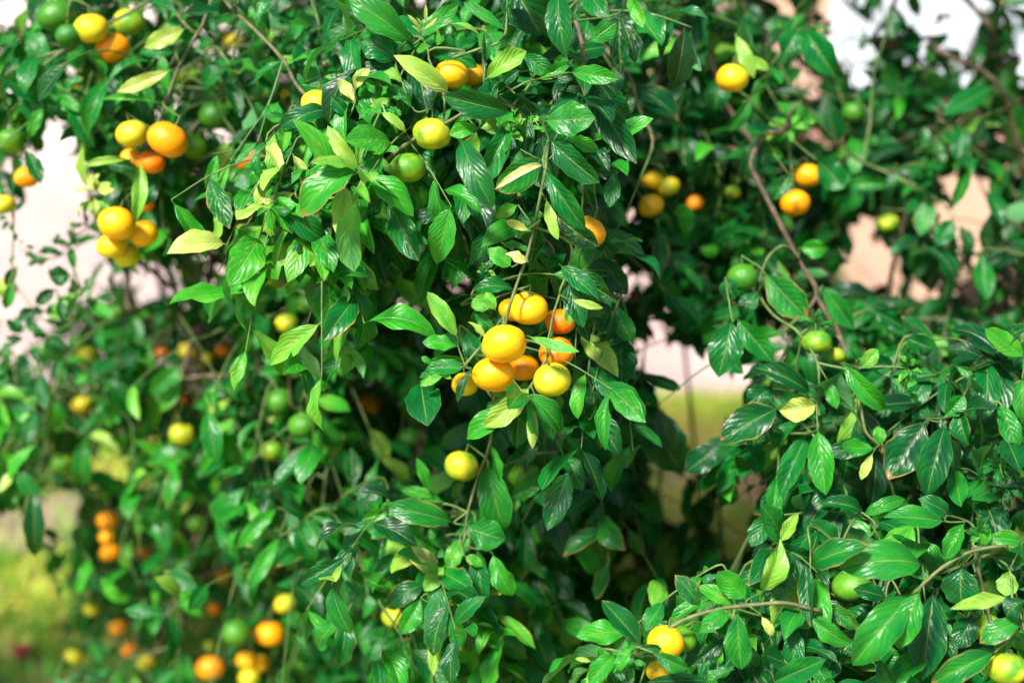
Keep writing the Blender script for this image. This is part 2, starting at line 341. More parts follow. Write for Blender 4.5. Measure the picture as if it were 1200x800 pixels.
# ---------------------------------------------------------------- fruit: x, y, width (px), depth, ripeness, patchiness, words for its label
FRUIT = [
 (591,403,53,1.665,.68,.10,'front golden mandarin at the centre of the hanging cluster, just below the stem tip'),
 (619,361,46,1.70,.66,.15,'golden mandarin with a green shoulder at the top of the central cluster'),
 (578,439,51,1.70,.72,.10,'flattened orange-yellow mandarin at the lower left of the central cluster'),
 (647,445,45,1.685,.50,.40,'mottled olive and yellow mandarin at the bottom right of the central cluster'),
 (652,413,42,1.72,.90,.06,'deep orange mandarin crossed by a thin pale leaf in the central cluster'),
 (656,377,36,1.745,.92,.06,'dark orange mandarin half hidden beside a hanging twig above the leaf-crossed one'),
 (613,431,38,1.75,.84,.06,'orange mandarin wedged behind the two front ones of the central cluster'),
 (601,363,34,1.76,.74,.06,'amber mandarin peeping out behind the stem at the top of the central cluster'),
 (545,450,32,1.76,.50,.22,'small yellow mandarin behind curled leaves left of the central cluster'),
 (689,272,42,1.745,.76,.08,'yellow-orange mandarin mostly covered by a dark leaf above the central cluster'),
 (506,157,45,1.70,.40,.40,'lime yellow mandarin with an orange spot, upper of the pair on the grey twig'),
 (477,197,44,1.70,.30,.25,'green-yellow mandarin, lower of the pair on the grey twig'),
 (529,88,42,1.76,.68,.08,'golden mandarin behind the long pale leaf above the grey twig pair'),
 (553,88,30,1.80,.74,.06,'small amber mandarin tucked against the golden one behind the long pale leaf'),
 (372,122,38,1.75,.56,.10,'pale yellow mandarin with its stem end up among whitish curled leaves'),
 (107,34,41,2.0,.50,.25,'yellow mandarin touching an orange one near the top left corner'),
 (132,57,41,2.03,.86,.06,'orange mandarin directly under the yellow one near the top left corner'),
 (67,19,46,2.02,.06,.10,'large green mandarin at the top edge left of the yellow and orange pair'),
 (152,27,38,2.10,.36,.30,'olive mandarin behind a brown twig right of the yellow and orange pair'),
 (80,42,30,1.99,.02,.05,'small dark green mandarin under the large green one near the top left'),
 (155,157,38,1.93,.50,.15,'yellow mandarin left of the bright orange one on the long hanging twig'),
 (197,164,49,1.90,.86,.05,'bright orange mandarin at the end of the long hanging twig, upper left'),
 (176,190,34,1.96,.95,.05,'deep orange mandarin under the bright orange one on the long hanging twig'),
 (154,186,26,1.97,.74,.06,'small amber mandarin under the yellow one on the long hanging twig'),
 (252,136,38,2.18,.06,.10,'round green mandarin right of the long hanging twig'),
 (228,172,34,2.20,.26,.25,'yellow-green mandarin just right of the bright orange one'),
 (274,50,23,2.5,.50,.12,'small yellow mandarin high in the crown right of the long hanging twig'),
 (222,90,30,2.3,.30,.2,'blurred green-yellow mandarin behind the long hanging twig'),
 (336,116,20,2.7,.58,.2,'small dull yellow mandarin in the dark gap left of the pale curled leaves'),
 (292,188,32,2.12,.98,.05,'deep orange mandarin behind the narrow leaf hanging alone'),
 (13,165,33,2.05,.18,.2,'green mandarin on the left edge above the small orange one'),
 (31,208,29,2.05,.82,.06,'orange mandarin hanging alone against the bright paving on the left'),
 (4,240,28,2.08,.40,.2,'yellow-green mandarin cut by the left edge below the small orange one'),
 (137,262,44,1.95,.70,.10,'largest golden mandarin on top of the left cluster of four'),
 (168,274,35,2.0,.66,.15,'golden mandarin on the right side of the left cluster of four'),
 (131,288,35,1.98,.60,.22,'yellow mandarin with a green side, lower left of the left cluster of four'),
 (149,301,31,2.01,.48,.28,'greenish mandarin at the bottom of the left cluster of four'),
 (172,240,19,2.1,.96,.05,'tiny orange mandarin showing between leaves above the left cluster of four'),
 (251,322,16,2.7,.42,.1,'small lime mandarin in the leaves right of the bright paving'),
 (90,108,17,2.3,.50,.1,'small yellow mandarin behind leaves below the top left pair'),
 (336,379,28,2.18,.40,.25,'olive mandarin behind a leaf, left of its green neighbour under the upper spray'),
 (359,357,27,2.18,.14,.15,'green mandarin right of the olive one under the upper spray'),
 (355,498,36,2.15,.14,.15,'shiny green mandarin hanging from a twig in the left middle of the tree'),
 (328,470,34,2.22,.10,.15,'dark green mandarin just above the shiny green one in the left middle'),
 (213,508,30,2.35,.44,.15,'yellow mandarin at the end of a thin straight twig in the left middle'),
 (220,411,24,2.5,.52,.1,'yellow mandarin beside small orange ones left of the middle'),
 (262,411,20,2.55,.92,.05,'half-hidden orange mandarin to the right of the thin straight twig'),
 (190,413,15,2.7,.95,.05,'tiny orange mandarin left of the yellow one near the thin straight twig'),
 (102,417,25,2.6,.50,.15,'yellow mandarin under a green one at the left, below the bright paving'),
 (92,402,25,2.6,.10,.1,'green mandarin above the yellow one at the left, below the bright paving'),
 (96,475,26,2.6,.48,.15,'blurred yellow mandarin in the leaves at the far left middle'),
 (238,421,26,2.58,.48,.15,'dull yellow mandarin behind leaves right of the thin straight twig'),
 (319,528,28,2.3,.32,.2,'lime mandarin below left of the shiny green one'),
 (219,467,15,2.7,.92,.05,'tiny orange mandarin seen through leaves beside the thin straight twig'),
 (72,543,27,2.6,.28,.2,'green-yellow mandarin above the worn grass at the left'),
 (7,338,26,2.25,.30,.2,'lime mandarin on the left edge against the bright paving'),
 (433,473,27,2.6,.84,.06,'lone orange mandarin in the dark interior left of the central cluster'),
 (480,515,30,2.5,.05,.1,'dark green mandarin in shade below the lone orange one'),
 (126,610,25,2.7,.80,.06,'top orange mandarin of the column of three at the lower left'),
 (125,629,19,2.68,.76,.06,'small middle mandarin of the orange column of three at the lower left'),
 (129,647,24,2.68,.82,.06,'bottom orange mandarin of the column of three at the lower left'),
 (168,647,17,2.9,.88,.06,'small orange mandarin right of the column of three'),
 (231,613,25,2.6,.22,.2,'green mandarin with a bright top in the lower left leaves'),
 (262,675,18,2.8,.62,.2,'dull golden mandarin in shade at the lower left'),
 (107,713,19,2.75,.46,.12,'yellow mandarin beside the worn grass at the lower left'),
 (139,735,21,2.75,.82,.06,'orange mandarin right of the yellow one beside the worn grass'),
 (152,760,20,2.85,.95,.06,'deep orange mandarin half covered above a yellow one near the bottom left'),
 (172,774,25,2.7,.48,.15,'yellow mandarin on the lowest twigs near the bottom left'),
 (252,713,15,2.8,.95,.05,'tiny deep orange mandarin above the lowest fruit'),
 (246,782,33,2.6,.82,.05,'large orange mandarin hanging lowest at the bottom left'),
 (316,742,33,2.55,.80,.05,'large orange mandarin above the golden pair at the bottom left'),
 (289,773,25,2.6,.72,.08,'left golden mandarin of the touching pair near the bottom edge'),
 (303,777,25,2.62,.70,.08,'right golden mandarin of the touching pair near the bottom edge'),
 (277,740,34,2.5,.10,.15,'pale green mandarin left of the large orange one near the bottom'),
 (292,793,25,2.6,.50,.15,'yellow mandarin cut by the bottom edge under the golden pair'),
 (334,707,25,2.5,.46,.15,'yellow mandarin above right of the large orange one near the bottom'),
 (245,757,17,2.7,.38,.1,'small lime mandarin just above the lowest orange one'),
 (86,768,21,2.8,.46,.15,'yellow mandarin nearest the grass at the bottom left'),
 (377,577,23,2.6,.28,.2,'lime mandarin in dark leaves left of the lower middle spray'),
 (541,546,41,1.88,.30,.35,'shiny lime mandarin with a yellow side below the central cluster'),
 (614,556,37,1.92,.20,.25,'green mandarin above a leaf, right of the shiny lime one'),
 (462,722,30,2.05,.40,.2,'yellow-green mandarin behind the lower middle spray'),
 (740,680,38,2.5,.20,.15,'olive green mandarin in deep shade between the trees'),
 (780,752,44,1.60,.60,.22,'glowing yellow mandarin at the tip of the low brown twig'),
 (801,748,33,1.64,.20,.2,'green mandarin right behind the glowing yellow one on the low brown twig'),
 (772,786,30,1.66,.62,.1,'amber mandarin below leaves under the glowing yellow one'),
 (1180,783,46,1.58,.30,.40,'green and yellow mandarin in the bottom right corner'),
 (998,685,46,1.74,.22,.25,'green mandarin shaded by the biggest leaf at the lower right'),
 (1156,735,36,1.68,.30,.3,'lime mandarin behind crossing leaves near the right edge'),
 (1160,690,26,1.74,.18,.2,'small green mandarin half hidden above the lime one near the right edge'),
 (1197,750,28,1.64,.04,.1,'small dark green mandarin on the right edge above the corner one'),
 (957,401,35,1.83,.24,.30,'green mandarin with a yellow dot, larger of the pair above the yellow leaf'),
 (981,416,21,1.85,.34,.15,'small lime mandarin, smaller of the pair above the yellow leaf'),
 (870,325,37,1.90,.12,.12,'smooth green mandarin beside the long bare brown branch'),
 (858,92,38,2.0,.58,.28,'mottled golden mandarin alone under yellowing leaves, upper right'),
 (763,241,31,2.15,.64,.08,'golden mandarin, lowest of three, right of the upper spray'),
 (764,211,27,2.2,.60,.1,'yellow mandarin directly above the lowest of three, right of the upper spray'),
 (784,219,27,2.2,.48,.2,'lime mandarin on the right of the three beside the upper spray'),
 (815,238,21,2.3,.88,.05,'small orange mandarin right of the three beside the upper spray'),
 (932,238,35,2.08,.82,.05,'orange mandarin under a leaf, lower of the pair at the upper right'),
 (946,206,33,2.14,.78,.05,'orange mandarin between two leaves, upper of the pair at the upper right'),
 (1040,262,28,2.35,.36,.45,'oval green and yellow mandarin in front of the peach wall'),
 (743,347,15,2.6,.95,.05,'tiny orange mandarin in shade right of the central cluster'),
 (1000,132,27,2.35,.10,.15,'green mandarin in the dark leaves below the white window'),
 (859,226,19,2.3,.30,.15,'small lime mandarin near the top end of the bare brown branch'),
]

# ---------------------------------------------------------------- leaves set by hand: base x,y, tip x,y, width, depth, tip nearer by, roll deg, age
H = [
 (484,52,408,-2,38,1.72,.01,12,.30),(478,46,537,5,24,1.74,0,-25,.32),(464,73,423,49,34,1.73,0,25,.22),(528,110,461,65,27,1.68,.01,-10,.74),
 (472,98,447,86,22,1.71,0,30,.62),(486,130,445,95,24,1.70,0,-20,.20),(416,106,433,80,18,1.71,0,20,.80),(416,120,397,92,20,1.69,0,10,.90),
 (420,121,447,99,24,1.72,0,30,.42),(432,142,456,115,22,1.70,0,-25,.58),(477,158,447,132,14,1.68,0,20,.66),(386,128,328,150,26,1.74,0,30,.12),
 (340,139,303,139,12,1.76,0,40,.22),(409,138,388,113,24,1.69,0,0,.14),(426,152,386,143,24,1.70,0,-20,.36),(402,209,343,140,28,1.66,.01,38,.48),
 (322,154,323,209,24,1.72,0,15,.58),(312,165,307,212,18,1.75,0,30,.25),(422,201,384,147,22,1.65,0,-20,.66),(419,197,424,148,15,1.68,0,30,.52),
 (472,174,430,171,15,1.69,0,20,.5),(346,226,309,238,16,1.70,0,10,.86),(352,208,312,226,24,1.73,0,20,.10),(354,234,323,260,22,1.70,0,-15,.10),
 (386,205,372,249,11,1.66,0,30,.66),(380,231,350,258,16,1.69,0,20,.32),(404,214,403,289,29,1.64,.01,8,.72),(412,215,421,258,24,1.68,0,-35,.34),
 (449,233,424,254,26,1.72,0,10,.18),(408,250,432,272,22,1.71,0,15,.06),(453,235,491,306,38,1.70,.01,8,.24),(394,271,329,319,36,1.73,0,20,.18),
 (350,250,322,318,14,1.70,0,20,.5),(354,261,337,288,18,1.72,0,30,.2),(432,310,445,338,26,1.86,0,10,.16),(425,290,434,345,30,1.92,0,10,.14),
 (598,-25,634,42,66,1.74,0,5,.03),(655,-8,664,68,36,1.69,.01,5,.16),(690,50,723,26,24,1.70,0,10,.32),(725,16,728,88,38,1.77,0,0,.04),
 (735,-10,753,33,22,1.72,0,10,.5),(568,94,617,60,32,1.66,0,-15,.60),(595,38,543,3,15,1.70,0,20,.3),(565,47,529,28,8,1.66,0,40,.56),
 (568,76,567,38,17,1.68,0,15,.2),(612,63,650,86,22,1.71,0,20,.22),(630,93,668,75,22,1.69,0,-10,.38),(667,85,726,93,28,1.66,.01,12,.36),
 (622,95,677,92,20,1.72,0,30,.04),(582,109,608,82,20,1.69,0,20,.10),(602,132,519,112,40,1.65,.01,-10,.13),(636,142,698,138,42,1.64,.01,15,.28),
 (690,106,746,192,38,1.71,0,10,.06),(562,150,526,158,24,1.66,0,10,.46),(602,140,562,216,46,1.67,0,0,.26),(541,163,578,244,34,1.63,.01,5,.13),
 (637,184,580,223,38,1.62,.01,-15,.28),(637,194,580,222,15,1.612,.012,10,.98),(643,163,703,214,38,1.65,0,8,.15),(638,198,686,269,38,1.61,.01,5,.20),
 (640,232,654,281,15,1.64,0,20,.66),(648,248,702,289,36,1.70,0,10,.03),(688,196,728,200,24,1.74,0,20,.06),(607,240,582,256,22,1.67,0,10,.5),
 (622,271,593,259,16,1.65,0,0,.84),(588,284,621,295,14,1.67,0,30,.3),(666,160,702,177,22,1.67,0,10,.44),(610,175,612,215,20,1.66,0,20,.18),
 (700,92,735,140,32,1.80,0,10,.10),(716,150,742,108,26,1.82,0,15,.08),(500,60,560,80,26,1.78,0,20,.25),(585,112,630,130,30,1.72,0,20,.14),
 (537,397,501,342,24,1.68,.01,15,.54),(537,406,495,401,22,1.69,0,-30,.42),(600,313,572,291,22,1.67,0,20,.46),(619,307,592,298,19,1.65,0,0,.92),
 (603,340,555,340,26,1.70,0,20,.20),(580,350,552,359,21,1.68,0,10,.50),(581,364,569,342,17,1.67,0,-10,.54),(579,386,556,368,17,1.69,0,10,.26),
 (570,396,548,377,13,1.67,0,20,.70),(547,431,498,434,24,1.69,0,25,.28),(545,420,500,424,18,1.71,0,-20,.40),(553,431,536,471,13,1.67,0,10,.06),
 (520,440,492,452,12,1.68,0,20,.52),(666,312,724,353,32,1.68,0,5,.06),(655,309,703,353,26,1.66,0,-30,.18),(669,351,707,361,10,1.64,0,10,.72),
 (663,349,668,380,12,1.70,0,10,.56),(675,351,691,401,30,1.72,0,5,.03),(617,393,679,412,15,1.63,.01,25,.50),(622,452,566,500,32,1.67,.01,-10,.70),
 (606,478,547,515,34,1.69,0,20,.40),(622,464,624,526,14,1.66,0,10,.70),(627,464,633,519,11,1.67,0,30,.36),(670,424,708,498,50,1.84,0,5,.12),
 (640,470,640,562,44,1.95,0,5,.06),(630,500,590,560,40,1.93,0,0,.20),(610,455,575,462,18,1.74,0,20,.56),(700,300,735,345,30,1.86,0,10,.06),
 (572,541,591,620,42,1.85,0,5,.28),(480,591,424,609,30,1.87,0,0,.44),(532,612,450,594,34,1.84,0,15,.26),(522,590,470,574,22,1.88,0,10,.38),
 (503,576,488,536,14,1.86,0,10,.40),(546,616,592,632,38,1.84,0,20,.26),(577,647,601,698,28,1.83,0,10,.40),(560,643,569,710,28,1.85,0,0,.18),
 (540,672,550,765,34,1.86,0,5,.08),(512,710,508,792,24,1.80,.01,10,.68),(518,688,516,755,16,1.83,0,10,.30),(494,699,470,743,28,1.81,0,0,.36),
 (521,663,497,692,26,1.82,0,10,.56),(539,630,525,668,22,1.83,0,10,.46),(516,650,464,634,24,1.86,0,10,.38),(499,684,454,712,28,1.85,0,20,.12),
 (467,696,421,669,20,1.87,0,20,.46),(544,651,567,663,14,1.82,0,0,.46),(500,640,455,655,26,1.9,0,0,.25),(480,660,440,690,26,1.9,0,10,.3),
 (620,565,655,590,30,1.9,0,10,.2),(596,585,640,560,26,1.9,0,10,.35),(450,560,420,600,26,2.0,0,10,.14),
 (1081,662,983,665,48,1.60,.01,8,.30),(1109,611,1035,606,31,1.62,0,15,.30),(1112,604,1076,584,24,1.66,0,10,.18),(1131,611,1107,655,33,1.60,0,10,.34),
 (1069,696,999,779,54,1.58,.01,-5,.28),(1079,690,1052,760,38,1.56,0,8,.34),(1094,689,1081,796,58,1.63,0,0,.07),(1127,661,1128,710,46,1.62,0,8,.12),
 (1187,701,1113,713,27,1.58,0,10,.68),(1200,724,1148,753,26,1.57,0,15,.30),(1166,764,1091,801,38,1.57,0,10,.24),(1183,667,1178,698,26,1.64,0,5,.60),
 (1198,634,1158,630,24,1.63,0,10,.38),(1155,641,1148,611,20,1.62,0,15,.46),(1202,704,1179,722,30,1.56,0,25,.08),(1187,750,1164,766,18,1.60,0,10,.46),
 (967,707,1005,736,25,1.64,0,10,.28),(948,721,999,754,27,1.60,0,15,.34),(963,705,938,736,27,1.63,0,10,.38),(892,694,914,631,36,1.60,.01,15,.62),
 (913,636,936,601,24,1.63,0,10,.64),(875,703,841,669,30,1.61,0,-20,.40),(863,709,817,687,24,1.63,0,10,.48),(821,711,791,673,28,1.60,0,10,.18),
 (856,717,819,741,22,1.60,0,15,.34),(864,713,869,784,44,1.57,0,0,.28),(842,781,840,755,13,1.62,0,10,.46),(753,757,705,703,36,1.58,0,10,.14),
 (765,764,808,783,24,1.56,0,10,.26),(749,758,776,760,16,1.57,0,20,.12),(742,757,723,786,20,1.57,0,15,.42),(707,776,700,756,13,1.58,0,10,.38),
 (722,765,690,802,28,1.58,0,10,.36),(694,775,674,771,6,1.58,0,10,.70),(902,744,905,802,30,1.62,0,5,.06),(946,704,919,747,30,1.66,0,10,.25),
 (937,735,930,792,28,1.62,0,5,.22),(925,781,911,804,20,1.6,0,5,.30),(892,721,906,744,17,1.58,0,0,.86),(834,797,758,799,20,1.6,0,30,.05),
 (860,784,828,803,22,1.6,0,20,.25),(905,640,960,655,32,1.70,0,10,.14),(900,600,880,640,26,1.78,0,10,.2),(985,640,950,610,30,1.72,0,10,.16),
 (1010,600,960,590,30,1.74,0,10,.12),(1140,615,1175,650,34,1.68,0,10,.12),(1160,650,1200,660,32,1.66,0,10,.16),(1040,700,1000,690,24,1.7,0,10,.1),
 (1010,740,975,770,32,1.66,0,0,.10),(985,760,960,800,34,1.64,0,0,.12),(1140,720,1120,760,30,1.66,0,0,.08),(1030,770,1050,805,30,1.6,0,10,.2),
 (862,371,906,425,40,1.82,0,5,.28),(858,374,842,442,42,1.83,0,5,.18),(751,436,798,456,25,2.0,0,10,.08),(950,461,885,431,38,1.80,0,15,.08),
 (906,455,872,476,28,1.83,0,10,.10),(914,477,844,516,46,1.80,0,10,.10),(957,474,913,481,38,1.76,0,-5,.80),(946,509,914,582,38,1.78,0,5,.22),
 (958,501,968,580,37,1.75,.01,5,.36),(987,424,1037,480,30,1.77,0,10,.38),(1007,431,1029,409,20,1.78,0,10,.54),(969,444,981,479,16,1.79,0,10,.38),
 (842,521,804,552,34,1.9,0,10,.04),(757,478,797,552,54,2.05,0,5,.07),(1026,525,986,522,22,1.76,0,10,.38),(1023,530,1009,562,18,1.75,0,10,.78),
 (1031,521,1028,499,17,1.75,0,10,.46),(1086,491,1041,562,50,1.74,0,5,.08),(1108,496,1086,582,46,1.71,0,0,.10),(1106,490,1130,462,28,1.76,0,10,.3),
 (1117,427,1170,446,27,1.80,0,15,.34),(1202,419,1154,385,26,1.76,0,10,.46),(1171,471,1193,527,27,1.74,0,5,.30),(1198,443,1197,492,26,1.74,0,5,.34),
 (1124,480,1136,522,34,1.76,0,20,.18),(1060,395,1100,410,26,1.88,0,10,.2),(1040,440,1090,470,36,1.86,0,0,.14),(1090,440,1060,480,30,1.84,0,0,.16),
 (1020,360,1060,385,28,2.0,0,0,.12),(1150,500,1180,470,30,1.82,0,10,.14),(1130,400,1150,440,30,1.9,0,0,.16),(895,318,946,373,42,1.88,0,5,.28),
 (890,340,868,372,26,1.90,0,10,.12),(850,325,862,350,26,1.86,0,30,.14),(935,36,917,68,36,2.05,0,0,.20),(944,36,980,90,46,2.05,0,0,.20),
 (868,177,918,183,27,2.05,0,10,.30),(957,187,989,221,34,2.05,0,0,.20),(937,290,973,290,24,2.02,0,10,.42),(964,334,1001,386,32,1.98,0,5,.28),
 (990,216,1041,215,24,2.2,0,0,.28),(1115,246,1137,197,23,2.2,0,0,.28),(1079,273,1098,317,32,2.3,0,0,.08),(1118,256,1098,287,26,2.2,0,0,.2),
 (1044,8,1047,46,20,2.3,0,0,.08),(1165,100,1105,135,26,2.2,0,0,.2),(862,40,884,92,18,2.0,0,0,.64),(872,66,902,82,14,2.0,0,0,.66),
 (925,205,905,235,26,2.02,0,0,.2),(845,90,838,130,32,2.1,0,5,.14),(870,120,900,150,30,2.1,0,5,.12),(1130,150,1122,190,26,2.3,0,0,.18),
 (218,33,169,56,22,1.92,0,0,.76),(206,62,164,62,22,1.95,0,10,.20),(201,82,137,108,18,1.90,0,5,.82),(191,122,119,117,13,1.92,0,15,.46),
 (86,113,111,174,34,2.0,0,0,.22),(28,93,46,150,28,2.0,0,0,.24),(163,190,159,260,22,1.88,0,5,.62),(151,187,100,194,14,1.92,0,10,.66),
 (166,200,124,190,26,1.94,0,10,.06),(302,166,268,190,18,1.80,0,20,.30),(270,188,252,240,15,1.79,0,10,.50),(190,205,160,240,26,2.0,0,0,.14),
 (30,175,48,215,20,2.02,0,0,.14),(14,330,6,362,17,2.1,0,0,.34),(20,312,6,335,20,2.12,0,0,.10),(84,322,58,325,28,2.1,0,0,.12),(66,338,42,356,20,2.12,0,0,.06),
 (44,362,22,374,18,2.12,0,0,.06),(70,350,74,378,16,2.12,0,0,.14),(20,200,12,226,9,2.1,0,0,.16),(90,290,80,268,10,2.2,0,0,.16),(82,286,60,282,12,2.2,0,0,.2),
 (76,300,48,290,9,2.2,0,0,.2),(86,285,112,276,10,2.2,0,0,.3),(88,318,82,290,12,2.15,0,0,.3),(55,395,80,410,20,2.2,0,0,.1),(30,375,50,392,14,2.2,0,0,.2),
 (337,598,369,657,30,2.1,0,0,.24),(326,594,279,641,21,2.1,0,10,.36),(329,627,292,690,21,2.1,0,10,.36),(38,568,41,652,28,2.2,0,0,.06),
 (300,560,270,600,24,2.15,0,0,.2),(270,320,295,350,20,2.2,0,0,.34),(315,370,300,410,18,2.15,0,0,.3),(382,350,400,390,18,2.1,0,0,.42),
 (320,405,315,430,16,2.15,0,0,.44),(213,428,175,460,24,2.3,0,0,.36),(270,460,225,478,20,2.3,0,0,.38),(265,505,235,555,18,2.3,0,0,.4),
]
# curled bunches and young shoots, all small leaves: centre x, y, depth, radius px, count, leaf px, age
BUNCH = [(62,303,2.15,26,9,16,.14),(22,292,2.15,18,7,14,.2),(96,352,2.2,22,9,20,.14),(34,398,2.2,26,9,22,.14),(102,268,2.2,16,8,16,.3),(8,430,2.2,20,8,24,.3),(14,255,2.12,12,5,16,.2),(52,375,2.2,16,6,18,.1),(1085,45,2.5,40,8,34,.1),(1000,75,2.5,30,5,34,.1),(1120,250,2.4,40,7,34,.14),(494,30,1.72,14,0,0,0),(1064,432,1.74,9,12,16,.42),(1062,458,1.74,10,10,14,.36),(1172,545,1.72,15,16,20,.10),(1180,570,1.72,12,12,18,.08),
         (570,318,1.70,10,12,9,.42),(1150,625,1.62,10,6,20,.3),(110,229,1.98,12,10,24,.74),(335,215,1.71,18,10,22,.4),(620,150,1.66,22,16,16,.42),
         (600,160,1.66,20,10,18,.5),(365,190,1.70,20,8,24,.3),(438,185,1.69,16,8,20,.46),(512,432,1.70,14,6,18,.3),(735,775,1.58,12,8,18,.36),
         (958,380,1.84,10,8,18,.36),(925,150,2.1,12,8,20,.4),(60,110,2.0,30,10,34,.3),(195,540,2.4,20,14,18,.5),(940,146,2.1,9,6,14,.5),(445,120,1.69,22,10,24,.34),
         (400,235,1.67,14,6,24,.4),(350,280,1.70,20,8,28,.22)]
# twigs and limbs that show: points, depth, radius mm, leafiness
TW = [([(640,190),(634,225),(626,265),(617,302),(605,335),(592,380)],1.66,2.0),([(668,285),(665,318),(656,345),(648,370),(640,400)],1.67,1.6),
      ([(600,125),(560,125),(520,146),(482,165),(455,186),(432,207),(420,215)],1.69,2.4),([(252,-5),(232,38),(211,76),(198,110),(187,140),(181,152)],1.93,2.6),
      ([(960,715),(920,706),(877,709),(850,712),(820,719),(795,729),(772,744),(748,762),(725,772)],1.60,2.4),
      ([(880,190),(888,212),(912,258),(935,305),(957,347),(978,376),(990,410)],1.98,3.6),([(920,288),(900,302),(889,340),(874,366)],1.92,2.0),
      ([(700,52),(735,36),(778,36),(803,46),(813,64)],2.02,5.0),([(672,25),(682,52),(683,88),(685,118),(660,140),(640,160)],1.74,3.0),([(738,90),(748,125),(765,165)],1.95,2.6),
      ([(190,-8),(168,5),(148,17),(126,28)],2.02,2.4),([(0,95),(40,84),(70,62),(95,50)],2.0,2.2),([(958,425),(959,470),(957,505)],1.80,1.8),
      ([(1005,440),(1010,485),(1016,508),(1032,522)],1.78,2.0),([(1200,446),(1168,462),(1140,470),(1112,488)],1.80,2.2),
      ([(1180,640),(1140,645),(1105,664),(1084,682)],1.60,2.2),([(255,560),(225,640),(205,700),(182,765)],2.6,4.0),([(226,395),(214,440),(207,480),(211,495)],2.33,2.2),
      ([(18,170),(14,215),(16,260),(14,330)],2.1,1.3),([(92,262),(82,286),(87,318),(88,372)],2.18,1.6),([(240,135),(215,160),(262,112),(300,85)],2.2,2.0),
      ([(560,560),(548,600),(540,640),(530,680)],1.85,2.0),([(335,430),(340,470),(350,480)],2.2,2.6),([(502,60),(494,45),(492,28)],1.72,1.0),
      ([(545,60),(530,68),(560,58),(590,45)],1.72,1.8),([(1140,640),(1152,690),(1165,740),(1185,765)],1.66,2.4),([(575,395),(560,410),(545,428)],1.69,1.6),
      ([(640,405),(635,430),(620,455),(600,480)],1.69,1.8),([(888,180),(850,120),(828,60),(812,20)],2.2,4.0)]

NEAR = [(330,500,95,250,28,1.73,1.86,.42),(300,420,180,290,14,1.76,1.9,.32),(420,560,40,120,12,1.76,1.9,.26),(540,700,60,200,18,1.72,1.88,.20),(500,720,-20,60,10,1.8,1.95,.12),
        (560,680,180,300,10,1.74,1.88,.16),(500,570,330,440,7,1.74,1.8,.28),(660,740,280,380,6,1.78,1.9,.10),(440,570,580,720,20,1.88,2.0,.24),
        (930,1200,600,800,34,1.68,1.85,.18),(820,960,640,800,16,1.66,1.8,.22),(1000,1200,400,600,22,1.8,1.95,.14),(690,780,740,800,6,1.6,1.7,.3),
        (500,770,470,800,30,2.08,2.35,.20),(640,790,420,560,10,2.05,2.2,.14),(110,260,200,380,20,2.2,2.6,.30),(0,60,400,470,8,2.3,2.6,.3),(1080,1200,90,330,22,2.2,2.5,.20),(900,1080,100,240,26,2.5,3.0,.12),(980,1120,60,130,14,2.6,3.0,.16),(0,120,450,590,30,2.4,2.7,.28),(120,420,300,480,22,2.3,2.7,.30),
        (60,420,560,790,30,2.45,2.8,.26),(20,240,-10,130,22,1.98,2.15,.24),(240,420,330,480,18,2.15,2.3,.30),(60,330,440,600,22,2.3,2.6,.30),(900,990,380,500,8,1.85,2.0,.14),(280,380,560,700,10,2.1,2.3,.28)]
